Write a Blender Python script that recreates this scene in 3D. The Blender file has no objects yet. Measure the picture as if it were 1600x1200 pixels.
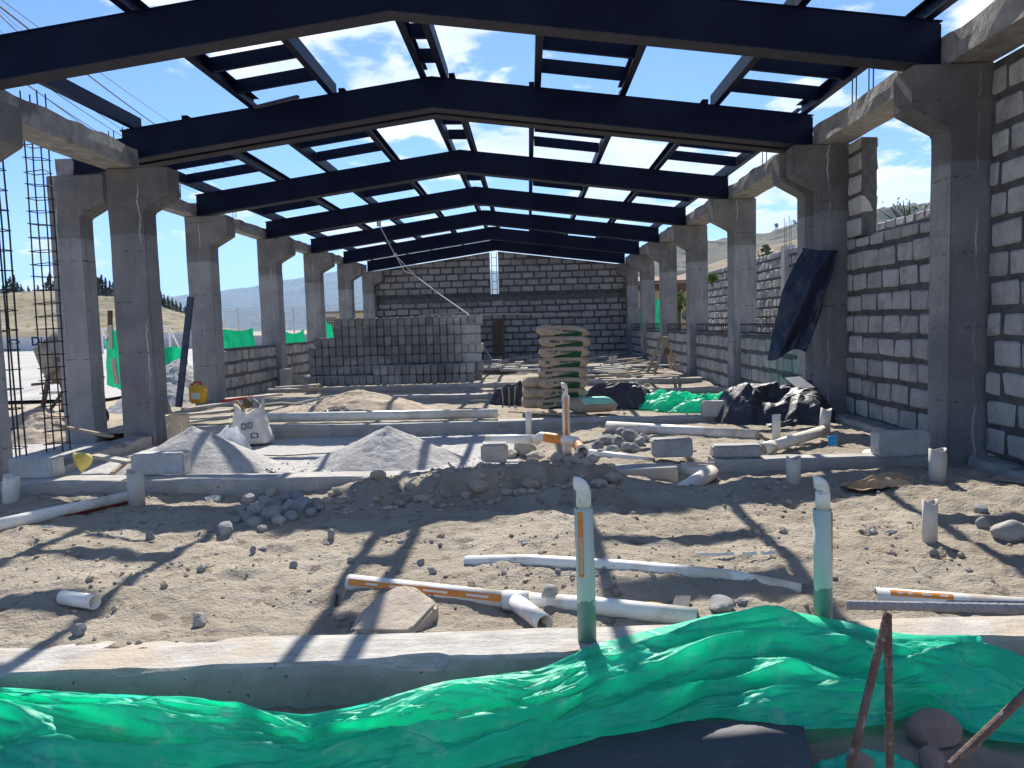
import bpy, bmesh, math, random
import numpy as np
from mathutils import Vector, Matrix, Euler

random.seed(7)
RNG = np.random.default_rng(7)
SC = bpy.context.scene
COL = SC.collection
H = 1.2                                   # eye height above the footing tops (z = 0)
# ------------------------------------------------------------------ camera, sky, sun, exposure
YAW, PITCH, ROLL, F = -.024, .078, .029, 1200.0


def cam_axes():
    cy, sy, cp, sp = math.cos(YAW), math.sin(YAW), math.cos(PITCH), math.sin(PITCH)
    fw = np.array([sy*cp, cy*cp, -sp]); rt = np.array([cy, -sy, 0.]); up = np.cross(rt, fw)
    c, s = math.cos(ROLL), math.sin(ROLL)
    return fw, rt*c - up*s, up*c + rt*s


FW, RT, UP = cam_axes()
cd = bpy.data.cameras.new('camera'); cam = bpy.data.objects.new('camera', cd); COL.objects.link(cam)
cd.sensor_width = 36.0; cd.lens = 36.0*F/1600; cd.clip_start = .05; cd.clip_end = 40000
m = Matrix([[RT[i], UP[i], -FW[i], 0] for i in range(3)] + [[0, 0, 0, 1]])
cam.matrix_world = Matrix.Translation((0, 0, H)) @ m
SC.camera = cam
SC.view_settings.view_transform = 'Standard'; SC.view_settings.look = 'None'
SC.view_settings.exposure = 0.88; SC.view_settings.gamma = 1

SUN_EL, SUN_AZ = math.radians(42.8), math.radians(-2.2)     # azimuth from +Y towards +X
sdir = Vector((math.sin(SUN_AZ)*math.cos(SUN_EL), math.cos(SUN_AZ)*math.cos(SUN_EL), math.sin(SUN_EL)))
sl = bpy.data.lights.new('sun', 'SUN'); sl.energy = 5.0; sl.angle = math.radians(.4); sl.color = (1, .945, .85)
so = bpy.data.objects.new('sun', sl); COL.objects.link(so); so.rotation_euler = sdir.to_track_quat('Z', 'Y').to_euler()

W = bpy.data.worlds.new('World'); SC.world = W; W.use_nodes = True
nt = W.node_tree; nt.nodes.clear()


def N(t, tree, **kw):
    n = tree.nodes.new(t)
    for k, v in kw.items():
        if k.startswith('i_'): n.inputs[k[2:].replace('_', ' ')].default_value = v
        else: setattr(n, k, v)
    return n


def math_(tree, op, a, b=None, c=None, clamp=False):
    n = tree.nodes.new('ShaderNodeMath'); n.operation = op; n.use_clamp = clamp
    for i, v in enumerate((a, b, c)):
        if v is None: continue
        if isinstance(v, (int, float)): n.inputs[i].default_value = v
        else: tree.links.new(v, n.inputs[i])
    return n.outputs[0]


def mixc(tree, f, a, b, blend='MIX'):
    n = tree.nodes.new('ShaderNodeMix'); n.data_type = 'RGBA'; n.blend_type = blend
    for s, v in ((n.inputs[0], f), (n.inputs[6], a), (n.inputs[7], b)):
        if isinstance(v, (int, float)): s.default_value = v
        elif isinstance(v, tuple): s.default_value = (*v, 1) if len(v) == 3 else v
        else: tree.links.new(v, s)
    return n.outputs[2]


def ramp(tree, f, lo, hi):
    n = tree.nodes.new('ShaderNodeMapRange'); n.interpolation_type = 'SMOOTHSTEP'
    n.inputs[1].default_value = lo; n.inputs[2].default_value = hi
    tree.links.new(f, n.inputs[0]); return n.outputs[0]


def noise(tree, vec, scale, detail=4, rough=.55, dist=0, dim='3D'):
    n = N('ShaderNodeTexNoise', tree, noise_dimensions=dim)
    n.inputs['Scale'].default_value = scale; n.inputs['Detail'].default_value = detail
    n.inputs['Roughness'].default_value = rough; n.inputs['Distortion'].default_value = dist
    if vec is not None: tree.links.new(vec, n.inputs['Vector'])
    return n.outputs['Fac']


sky = N('ShaderNodeTexSky', nt, sky_type='NISHITA', sun_disc=False)
sky.sun_elevation = SUN_EL; sky.sun_rotation = SUN_AZ; sky.altitude = 2600; sky.dust_density = .6; sky.ozone_density = 2.0
tc = N('ShaderNodeTexCoord', nt)
sx = N('ShaderNodeSeparateXYZ', nt); nt.links.new(tc.outputs['Generated'], sx.inputs[0])
zc = math_(nt, 'ADD', math_(nt, 'MAXIMUM', sx.outputs[2], 0.0), .16)
cb = N('ShaderNodeCombineXYZ', nt)
nt.links.new(math_(nt, 'DIVIDE', sx.outputs[0], zc), cb.inputs[0])
nt.links.new(math_(nt, 'DIVIDE', sx.outputs[1], zc), cb.inputs[1])
cb.inputs[2].default_value = 3.7
n1 = noise(nt, cb.outputs[0], 2.25, 9, .55, .2)
n2 = noise(nt, cb.outputs[0], .8, 3, .5)
low = math_(nt, 'MULTIPLY', ramp(nt, sx.outputs[2], .42, .03), .12)
# fewer clouds towards the left (west) side of the view, where the sky is open
side = math_(nt, 'MULTIPLY', ramp(nt, sx.outputs[0], -.12, -.45), -.12)
cl = math_(nt, 'ADD', math_(nt, 'ADD', math_(nt, 'ADD', n1, math_(nt, 'MULTIPLY', n2, .5)), low), side)
mask = ramp(nt, cl, .785, .855)
shade = noise(nt, cb.outputs[0], 2.6, 5, .6)
ccol = mixc(nt, ramp(nt, shade, .3, .7), (6.2, 6.9, 8.2), (9.8, 9.9, 10.2))
# thin veil of haze cloud low over the horizon
veil = math_(nt, 'MULTIPLY', ramp(nt, sx.outputs[2], .22, .0), .35)
base = mixc(nt, veil, mixc(nt, 1.0, sky.outputs[0], (.78, 1.0, 1.28), 'MULTIPLY'), (5.6, 6.9, 8.8))
skyc = mixc(nt, math_(nt, 'MULTIPLY', mask, .93), base, ccol)
bg = N('ShaderNodeBackground', nt); bg.inputs[1].default_value = .078
nt.links.new(skyc, bg.inputs[0])
wo = N('ShaderNodeOutputWorld', nt); nt.links.new(bg.outputs[0], wo.inputs[0])


# ------------------------------------------------------------------ where a pixel of the 1600x1200 survey photo meets a real plane
def at(x, y, Y=None, z=None, X=None):
    d = FW + RT*(x-800)/F - UP*(y-600)/F
    if Y is not None: k = Y/d[1]
    elif X is not None: k = X/d[0]
    else: k = (z-H)/d[2]
    p = d*k
    return Vector((p[0], p[1], p[2]+H))


# ------------------------------------------------------------------ numpy noise
def _h(ix, iy, iz, s):
    n = (ix*374761393 + iy*668265263 + iz*2147483647 + s*1274126177) & 0xffffffff
    n = ((n ^ (n >> 13))*1274126177) & 0xffffffff
    return ((n ^ (n >> 16)) & 0xffff)/65535.0


def vn(x, y, z=0., s=0):
    x, y, z = np.broadcast_arrays(np.asarray(x, float), np.asarray(y, float), np.asarray(z, float))
    ix, iy, iz = np.floor(x).astype(np.int64), np.floor(y).astype(np.int64), np.floor(z).astype(np.int64)
    fx, fy, fz = x-ix, y-iy, z-iz
    fx, fy, fz = (t*t*(3-2*t) for t in (fx, fy, fz))
    r = 0
    for a in (0, 1):
        for b in (0, 1):
            for c in (0, 1):
                w = (fx if a else 1-fx)*(fy if b else 1-fy)*(fz if c else 1-fz)
                r = r + w*_h(ix+a, iy+b, iz+c, s)
    return r*2-1


def tri(x, y, s=0):
    x, y = np.broadcast_arrays(np.asarray(x, float), np.asarray(y, float))
    k = (x+y)*.3660254; i, j = np.floor(x+k), np.floor(y+k); u, v = x+k-i, y+k-j
    i, j = i.astype(np.int64), j.astype(np.int64); z = i*0; up = u > v
    a = _h(i, j, z, s); b = np.where(up, _h(i+1, j, z, s), _h(i, j+1, z, s)); c = _h(i+1, j+1, z, s)
    return (a*np.where(up, 1-u, 1-v)+b*np.abs(u-v)+c*np.where(up, v, u))*2-1


def crinkle(x, y, s=0, o=3, g=.45):
    r, a, f = 0, 1., 1.
    for k in range(o):
        t = .6*k; c, d = math.cos(t), math.sin(t)
        r = r+a*tri((x*c+y*d)*f+k*3.7, (-x*d+y*c)*f-k*5.1, s+k); a *= g; f *= 2.3
    return r


def fbm(x, y, z=0., s=0, o=4, g=.5, ridge=False):
    r, a, f, t = 0, 1., 1., 0
    for i in range(o):
        v = vn(np.asarray(x)*f+i*17.3, np.asarray(y)*f-i*9.1, np.asarray(z)*f, s+i)
        if ridge: v = 1-2*np.abs(v)
        r = r+a*v; t += a; a *= g; f *= 2.03
    return r/t


# ------------------------------------------------------------------ materials
def new_mat(name):
    m = bpy.data.materials.new(name); m.use_nodes = True
    t = m.node_tree; b = t.nodes['Principled BSDF']
    return m, t, b


def noisy(name, c1, c2, scale=3., rough=.9, bump=.3, bscale=40., detail=5, spots=None, island=0., spec=.2, metal=0., world=False,
          streak=0., c3=None, s3=.8, bdist=.01, brush=0., bvec=(2.5, 34, 34)):
    m, t, b = new_mat(name)
    tc = N('ShaderNodeTexCoord', t); v = tc.outputs['Object']
    if world:
        v = N('ShaderNodeNewGeometry', t).outputs['Position']
    f = ramp(t, noise(t, v, scale, detail, .6), .3, .7)
    c = mixc(t, f, c1, c2)
    if c3: c = mixc(t, ramp(t, noise(t, v, s3, 4, .6, .5), .5, .68), c, c3)
    if brush:
        mb = N('ShaderNodeMapping', t); mb.inputs['Scale'].default_value = bvec; t.links.new(v, mb.inputs[0])
        c = mixc(t, math_(t, 'MULTIPLY', ramp(t, noise(t, mb.outputs[0], 1.5, 4, .65), .42, .70), brush), c, tuple(x*.62 for x in c1))
    if spots:                                                  # (colour, scale, threshold)
        c = mixc(t, ramp(t, noise(t, v, spots[1], 3, .6), spots[2], spots[2]+.06), c, spots[0])
    if streak:
        mp = N('ShaderNodeMapping', t); mp.inputs['Scale'].default_value = (9, 9, .7); t.links.new(v, mp.inputs[0])
        c = mixc(t, math_(t, 'MULTIPLY', ramp(t, noise(t, mp.outputs[0], 1.6, 4, .6), .52, .75), streak), c, tuple(x*.45 for x in c1))
    if island:
        g = N('ShaderNodeNewGeometry', t)
        k = math_(t, 'MULTIPLY_ADD', g.outputs['Random Per Island'], island, 1-island*.6)
        cx = N('ShaderNodeCombineColor', t)
        for i in range(3): t.links.new(k, cx.inputs[i])
        c = mixc(t, 1.0, c, cx.outputs[0], 'MULTIPLY')
    t.links.new(c, b.inputs['Base Color'])
    b.inputs['Roughness'].default_value = rough; b.inputs['Specular IOR Level'].default_value = spec; b.inputs['Metallic'].default_value = metal
    if bump:
        bp = N('ShaderNodeBump', t); bp.inputs['Strength'].default_value = bump; bp.inputs['Distance'].default_value = bdist
        hgt = math_(t, 'ADD', noise(t, v, bscale, 6, .65), math_(t, 'MULTIPLY', noise(t, v, bscale*.18, 3), 1.5))
        t.links.new(hgt, bp.inputs['Height']); t.links.new(bp.outputs[0], b.inputs['Normal'])
    return m


def plain(name, c, rough=.6, metal=0., spec=.4, var=.12, bump=.08, bscale=60):
    return noisy(name, c, tuple(x*(1-var) for x in c), 6, rough, bump, bscale, spec=spec, metal=metal)


def column_mat(k=1.):
    m, t, b = new_mat('poured_concrete' if k == 1 else 'dark_poured_concrete')
    v = N('ShaderNodeTexCoord', t).outputs['Object']
    oi = N('ShaderNodeObjectInfo', t).outputs['Random']
    geo = N('ShaderNodeNewGeometry', t)
    s = N('ShaderNodeSeparateXYZ', t); t.links.new(geo.outputs['Position'], s.inputs[0])
    off = N('ShaderNodeVectorMath', t, operation='ADD'); t.links.new(v, off.inputs[0])
    cx = N('ShaderNodeCombineXYZ', t)
    t.links.new(math_(t, 'MULTIPLY', oi, 37.), cx.inputs[0]); t.links.new(math_(t, 'MULTIPLY', oi, 11.), cx.inputs[2])
    t.links.new(cx.outputs[0], off.inputs[1]); v = off.outputs[0]
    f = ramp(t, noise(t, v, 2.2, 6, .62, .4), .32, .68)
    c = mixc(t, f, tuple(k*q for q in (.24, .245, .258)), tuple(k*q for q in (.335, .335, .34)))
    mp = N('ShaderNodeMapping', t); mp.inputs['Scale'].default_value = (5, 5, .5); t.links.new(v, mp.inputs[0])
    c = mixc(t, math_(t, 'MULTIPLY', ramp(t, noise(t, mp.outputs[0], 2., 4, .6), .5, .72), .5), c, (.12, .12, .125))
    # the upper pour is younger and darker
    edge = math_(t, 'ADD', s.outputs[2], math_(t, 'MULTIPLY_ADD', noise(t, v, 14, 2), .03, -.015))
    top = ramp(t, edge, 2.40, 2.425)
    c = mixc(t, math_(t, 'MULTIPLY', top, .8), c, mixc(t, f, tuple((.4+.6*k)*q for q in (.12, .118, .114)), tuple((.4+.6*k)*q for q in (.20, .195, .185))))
    # lime run: a wavering thin pale line down the face
    so_ = N('ShaderNodeSeparateXYZ', t); t.links.new(N('ShaderNodeTexCoord', t).outputs['Object'], so_.inputs[0])
    zz = N('ShaderNodeCombineXYZ', t); t.links.new(math_(t, 'ADD', s.outputs[2], math_(t, 'MULTIPLY', oi, 50)), zz.inputs[2])
    wob = math_(t, 'ADD', math_(t, 'MULTIPLY_ADD', noise(t, zz.outputs[0], 2.4, 4, .6), .16, -.08), math_(t, 'MULTIPLY_ADD', oi, .3, -.15))
    dx = math_(t, 'ABSOLUTE', math_(t, 'SUBTRACT', so_.outputs[0], wob))
    line = math_(t, 'MULTIPLY', ramp(t, dx, .011, .004), ramp(t, noise(t, zz.outputs[0], 1.1, 3), .47, .58))
    c = mixc(t, math_(t, 'MULTIPLY', line, .75), c, (.5, .5, .5))
    # rows of form-tie marks
    fr = math_(t, 'FRACT', math_(t, 'MULTIPLY_ADD', s.outputs[2], 1.63, math_(t, 'MULTIPLY', oi, 1.)))
    row = ramp(t, math_(t, 'ABSOLUTE', math_(t, 'SUBTRACT', fr, .5)), .022, .010)
    c = mixc(t, math_(t, 'MULTIPLY', math_(t, 'MULTIPLY', row, ramp(t, noise(t, v, 15, 2), .50, .60)), .7), c, (.06, .06, .065))
    # small pour holes
    c = mixc(t, ramp(t, noise(t, v, 32, 2, .5), .70, .74), c, (.045, .045, .05))
    t.links.new(c, b.inputs['Base Color']); b.inputs['Roughness'].default_value = .85; b.inputs['Specular IOR Level'].default_value = .25
    bp = N('ShaderNodeBump', t); bp.inputs['Strength'].default_value = .35; bp.inputs['Distance'].default_value = .01
    t.links.new(math_(t, 'ADD', noise(t, v, 30, 6, .7), noise(t, v, 5, 4)), bp.inputs['Height']); t.links.new(bp.outputs[0], b.inputs['Normal'])
    return m


def sheet_mat(name, c, trans=.45, rough=.35, dust_sheen=None, spec=.5, crease=.5, backmix=None):
    """thin plastic sheeting: lets light through, shines a little"""
    m, t, b = new_mat(name)
    v = N('ShaderNodeTexCoord', t).outputs['Object']
    f = noise(t, v, 5, 5, .6)
    col = mixc(t, ramp(t, f, .35, .7), c, tuple(x*.8 for x in c))
    if dust_sheen: col = mixc(t, math_(t, 'MULTIPLY', ramp(t, noise(t, v, 7, 6, .7, .6), .52, .74), dust_sheen[3]), col, dust_sheen[:3])
    t.links.new(col, b.inputs['Base Color']); b.inputs['Roughness'].default_value = rough; b.inputs['Specular IOR Level'].default_value = spec
    bp = N('ShaderNodeBump', t); bp.inputs['Strength'].default_value = crease; bp.inputs['Distance'].default_value = .012
    vo = N('ShaderNodeTexVoronoi', t, feature='DISTANCE_TO_EDGE'); vo.inputs['Scale'].default_value = 14
    mp = N('ShaderNodeMapping', t); mp.inputs['Rotation'].default_value = (.3, .2, .6); mp.inputs['Scale'].default_value = (.35, .8, .8)
    t.links.new(v, mp.inputs[0]); t.links.new(mp.outputs[0], vo.inputs['Vector'])
    hg = math_(t, 'ADD', math_(t, 'MULTIPLY', math_(t, 'MINIMUM', vo.outputs['Distance'], .12), 3.5), noise(t, mp.outputs[0], 9, 6, .6, 1.2))
    t.links.new(hg, bp.inputs['Height']); t.links.new(bp.outputs[0], b.inputs['Normal'])
    if trans:
        tr = N('ShaderNodeBsdfTranslucent', t); t.links.new(col, tr.inputs[0]); t.links.new(bp.outputs[0], tr.inputs['Normal'])
        mx = N('ShaderNodeMixShader', t); mx.inputs[0].default_value = trans
        t.links.new(b.outputs[0], mx.inputs[1]); t.links.new(tr.outputs[0], mx.inputs[2])
        t.links.new(mx.outputs[0], t.nodes['Material Output'].inputs[0])
    return m


def pvc_sleeve_mat():
    m, t, b = new_mat('pale_green_sleeve')
    v = N('ShaderNodeTexCoord', t).outputs['Object']
    s = N('ShaderNodeSeparateXYZ', t); t.links.new(v, s.inputs[0])
    lev = math_(t, 'ADD', s.outputs[2], math_(t, 'MULTIPLY_ADD', noise(t, v, 16, 3, .6), .26, -.13))
    c = mixc(t, ramp(t, lev, .196, .19), mixc(t, noise(t, v, 12, 4), (.54, .64, .55), (.46, .55, .47)), mixc(t, noise(t, v, 20, 4), (.13, .24, .20), (.19, .29, .25)))
    t.links.new(c, b.inputs['Base Color']); b.inputs['Roughness'].default_value = .45
    return m


M = {}
M['column'] = column_mat()
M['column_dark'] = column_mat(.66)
M['concrete'] = noisy('grey_concrete', (.43, .42, .405), (.55, .54, .52), 5, .9, .5, 45, streak=.3, spots=((.12, .12, .12), 26, .66))
M['edge_concrete'] = noisy('rough_beam_concrete', (.22, .215, .21), (.37, .36, .345), 6, .9, .9, 26, streak=.3, c3=(.15, .145, .14), s3=2.5, bdist=.02)
M['footing'] = noisy('dusty_footing_concrete', (.38, .36, .33), (.51, .49, .46), 7, .95, .8, 60, c3=(.46, .39, .31), s3=1.6, spots=((.2, .19, .18), 34, .68), brush=.5)
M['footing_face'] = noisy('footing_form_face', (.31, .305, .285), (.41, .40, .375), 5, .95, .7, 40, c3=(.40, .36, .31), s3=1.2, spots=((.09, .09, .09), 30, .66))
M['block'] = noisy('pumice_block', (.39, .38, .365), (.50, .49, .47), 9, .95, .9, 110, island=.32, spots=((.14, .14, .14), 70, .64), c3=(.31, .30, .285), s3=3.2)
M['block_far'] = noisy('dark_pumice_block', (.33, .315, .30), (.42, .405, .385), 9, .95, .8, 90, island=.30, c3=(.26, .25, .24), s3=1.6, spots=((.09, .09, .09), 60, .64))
def stack_mat():
    m = noisy('stacked_pumice_block', (.34, .335, .32), (.45, .44, .42), 9, .95, .9, 110, spots=((.12, .12, .12), 70, .66)); t = m.node_tree; b = t.nodes['Principled BSDF']
    src = b.inputs['Base Color'].links[0].from_socket
    r = N('ShaderNodeObjectInfo', t).outputs['Random']
    g = N('ShaderNodeNewGeometry', t).outputs['Position']
    wet = ramp(t, math_(t, 'ADD', noise(t, g, .9, 3, .5), math_(t, 'MULTIPLY_ADD', r, .12, -.06)), .44, .52)
    k = math_(t, 'MULTIPLY', math_(t, 'MULTIPLY_ADD', r, .5, .72), math_(t, 'MULTIPLY_ADD', wet, -.42, 1.0))
    cx = N('ShaderNodeCombineColor', t)
    for i in range(3): t.links.new(k, cx.inputs[i])
    t.links.new(mixc(t, 1., src, cx.outputs[0], 'MULTIPLY'), b.inputs['Base Color']); return m


M['block_stack'] = stack_mat()
M['mortar'] = noisy('dark_mortar', (.075, .073, .072), (.13, .127, .122), 8, .95, 1.0, 60)
M['rebar_grey'] = noisy('sunlit_grey_rebar', (.26, .25, .26), (.36, .35, .35), 30, .8, .8, 160)  # top bars paler than other rebar: sunlight on them put into the colour
M['mortar_light'] = noisy('side_mortar', (.10, .098, .094), (.17, .165, .158), 8, .95, 1.0, 60)
M['steel'] = noisy('navy_painted_steel', (.0010, .0034, .019), (.0018, .0050, .025), 3, .5, .05, 30, spec=.16, c3=(.003, .007, .030), s3=1.4, spots=((.018, .018, .026), 30, .70))
M['steel_under'] = noisy('bounce_paled_flange', (.030, .030, .042), (.045, .044, .056), 5, .6, .05, 30)  # navy steel made paler: ground bounce on the underside put into the colour
M['rebar'] = noisy('dark_rebar', (.03, .035, .05), (.055, .05, .055), 20, .6, .5, 200, metal=.3)
M['rusty'] = noisy('rusty_rebar', (.13, .085, .065), (.20, .145, .12), 26, .8, .8, 160, spots=((.30, .28, .27), 40, .6))
M['sand'] = noisy('dry_sand', (.375, .325, .258), (.465, .412, .338), 1.6, 1, 1.0, 55, world=True, spots=((.28, .23, .175), 9, .60), spec=.1, bdist=.03, c3=(.34, .29, .23), s3=1.1)
M['sand_lump'] = noisy('sand_heap', (.38, .31, .24), (.47, .40, .315), 3, 1, .9, 60, spec=.1, spots=((.28, .23, .18), 14, .62))
M['gravel'] = noisy('grey_gravel', (.42, .405, .39), (.55, .535, .52), 14, 1, 1.0, 150, spec=.1, spots=((.24, .23, .225), 90, .60), world=True)
M['earth'] = noisy('brown_earth', (.22, .165, .125), (.31, .245, .19), 3, 1, 1., 40, world=True, spec=.1)
M['stone'] = noisy('field_stone', (.30, .275, .25), (.42, .395, .36), 5, .9, .6, 40, spots=((.22, .2, .18), 18, .62))
M['stone_tan'] = noisy('tan_boulder', (.38, .32, .255), (.48, .41, .335), 6, .95, .9, 30, spots=((.26, .22, .18), 16, .64), spec=.1)
M['stone_grey'] = noisy('grey_stone', (.20, .20, .20), (.34, .335, .33), 5, .9, .6, 40)
M['stone_red'] = noisy('reddish_stone', (.22, .15, .12), (.32, .23, .19), 6, .9, .6, 40)
M['pvc'] = noisy('cream_pipe', (.72, .68, .58), (.78, .755, .68), 3, .4, .02, 30, spec=.5, spots=((.40, .35, .28), 26, .66), c3=(.58, .51, .41), s3=3.)
M['pvc_white'] = noisy('white_pipe', (.76, .735, .66), (.82, .80, .74), 3, .38, .02, 30, spec=.5, spots=((.42, .36, .29), 26, .66), c3=(.60, .53, .43), s3=3.5)
M['pvc_grey'] = noisy('greyish_stub_pipe', (.52, .48, .42), (.60, .56, .50), 5, .5, .05, 30)
M['orange'] = noisy('orange_print', (.66, .22, .045), (.72, .28, .07), 8, .5, 0, 1)
M['printwhite'] = plain('white_print', (.8, .74, .66), .5)
M['redprint'] = noisy('red_brown_print', (.24, .04, .025), (.32, .07, .04), 8, .5, 0, 1)
M['sleeve'] = pvc_sleeve_mat()
M['wood'] = noisy('weathered_wood', (.30, .235, .17), (.42, .34, .25), 4, .9, .5, 50, streak=.5)
M['wood_dark'] = noisy('dark_wood', (.10, .07, .05), (.16, .115, .08), 4, .9, .5, 50)
M['wood_grey'] = noisy('grey_wood', (.34, .32, .28), (.46, .44, .40), 5, .9, .5, 50)
M['green_tarp'] = sheet_mat('green_sheeting', (.055, .93, .61), .60, .42, dust_sheen=(.52, .94, .82, .6), crease=.45)  # pale mint patches: dust, and sunlit highlights put into the colour
M['green_net'] = sheet_mat('green_netting', (.008, .42, .20), .40, .6, crease=.25)
M['black_tarp'] = sheet_mat('black_sheeting', (.036, .040, .056), .0, .55, dust_sheen=(.20, .205, .22, .6), spec=.4, crease=.25)  # grey patches: dust, and sun sheen on the folds put into the colour
M['navy_tarp'] = sheet_mat('navy_sheeting', (.014, .020, .048), .0, .42, dust_sheen=(.10, .11, .14, .3), spec=.5, crease=.3)
M['film'] = sheet_mat('thin_white_film', (.86, .88, .92), .45, .3, crease=.6)
M['dark_sheet'] = sheet_mat('purple_grey_sheeting', (.062, .056, .078), 0, .6, dust_sheen=(.14, .12, .12, .5), crease=.12)
M['paper'] = noisy('kraft_paper', (.36, .285, .21), (.45, .36, .27), 6, .85, .25, 20)
M['cardboard'] = noisy('torn_cardboard', (.36, .22, .11), (.50, .38, .26), 5, .9, .4, 30)
M['greenprint'] = noisy('green_bag_print', (.016, .07, .035), (.025, .10, .05), 8, .8, .1, 20)
M['mint'] = noisy('mint_bag_print', (.22, .58, .44), (.30, .66, .52), 8, .8, .1, 20)
M['ink'] = plain('dark_ink', (.03, .05, .045), .8)
M['greyink'] = plain('grey_ink', (.17, .17, .17), .8)
M['sack'] = noisy('white_woven_sack', (.58, .565, .52), (.68, .66, .61), 9, .9, .35, 120)
M['yellow'] = noisy('yellow_plastic', (.72, .42, .03), (.78, .50, .05), 6, .4, .03, 30)
M['hat'] = noisy('faded_yellow_plastic', (.62, .50, .10), (.70, .60, .20), 9, .45, .03, 30)
M['red'] = plain('red_plastic', (.5, .035, .03), .45)
M['tan'] = noisy('tan_plastic', (.42, .33, .22), (.52, .42, .30), 5, .6, .1, 40)
M['blue'] = noisy('blue_plastic', (.03, .27, .55), (.10, .40, .66), 20, .5, .1, 30)
M['rope'] = noisy('pale_rope', (.55, .53, .47), (.66, .64, .58), 40, .9, .4, 200)
M['cable'] = plain('black_cable', (.012, .012, .014), .6)
M['iron'] = noisy('dark_iron_pole', (.05, .06, .085), (.09, .10, .13), 8, .5, .1, 40, metal=.4)
M['hill'] = noisy(bvec=(.05, .05, 1.6), brush=.75, name='dry_terraced_slope', c1=(.22, .19, .135), c2=(.33, .29, .21), scale=.09, rough=1, bump=0, bscale=1, detail=8, spots=((.12, .12, .07), .45, .57), c3=(.20, .175, .13), s3=.05, spec=.05)
M['hill_far'] = noisy('scrub_mountain', (.10, .098, .072), (.18, .16, .12), .012, 1, 0, 1, detail=9, spots=((.055, .06, .042), .02, .54), spec=.05)
M['yard'] = noisy('pale_yard', (.36, .35, .33), (.43, .42, .40), .5, .95, .4, 30, world=True, c3=(.31, .29, .265), s3=.25)
M['ground'] = noisy('dry_ground', (.34, .285, .215), (.43, .37, .29), .4, 1, .6, 12, world=True, spec=.05)
M['white_wall'] = noisy('whitewashed_wall', (.60, .61, .62), (.70, .70, .70), .8, .9, .2, 20, c3=(.42, .42, .42), s3=.7)
M['cream_wall'] = noisy('cream_render', (.60, .50, .32), (.66, .57, .39), 1.5, .9, .2, 20)
M['dark_text'] = plain('navy_lettering', (.02, .035, .10), .8)
M['leaf'] = noisy('green_leaf', (.06, .11, .03), (.11, .17, .05), 3, .6, 0, 1, island=.6)
M['leaf_bright'] = noisy('bright_leaf', (.17, .26, .04), (.24, .34, .07), 3, .6, 0, 1, island=.5)
M['pine'] = noisy('pine_needles', (.035, .055, .03), (.06, .085, .045), 1, .7, 0, 1, island=.6)
M['bark'] = plain('bark', (.10, .075, .055), .9)
M['mixer'] = noisy('cement_crusted_drum', (.22, .20, .17), (.38, .35, .31), 5, .7, .5, 30, c3=(.10, .075, .05), s3=3)
M['tile'] = noisy('old_roof_tile', (.20, .13, .09), (.28, .19, .14), 3, .9, .5, 20)
M['metal_grey'] = noisy('galvanised_tube', (.42, .43, .44), (.52, .52, .53), 5, .45, .05, 30, metal=.3)


# ------------------------------------------------------------------ builders
ORIG = {}


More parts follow.
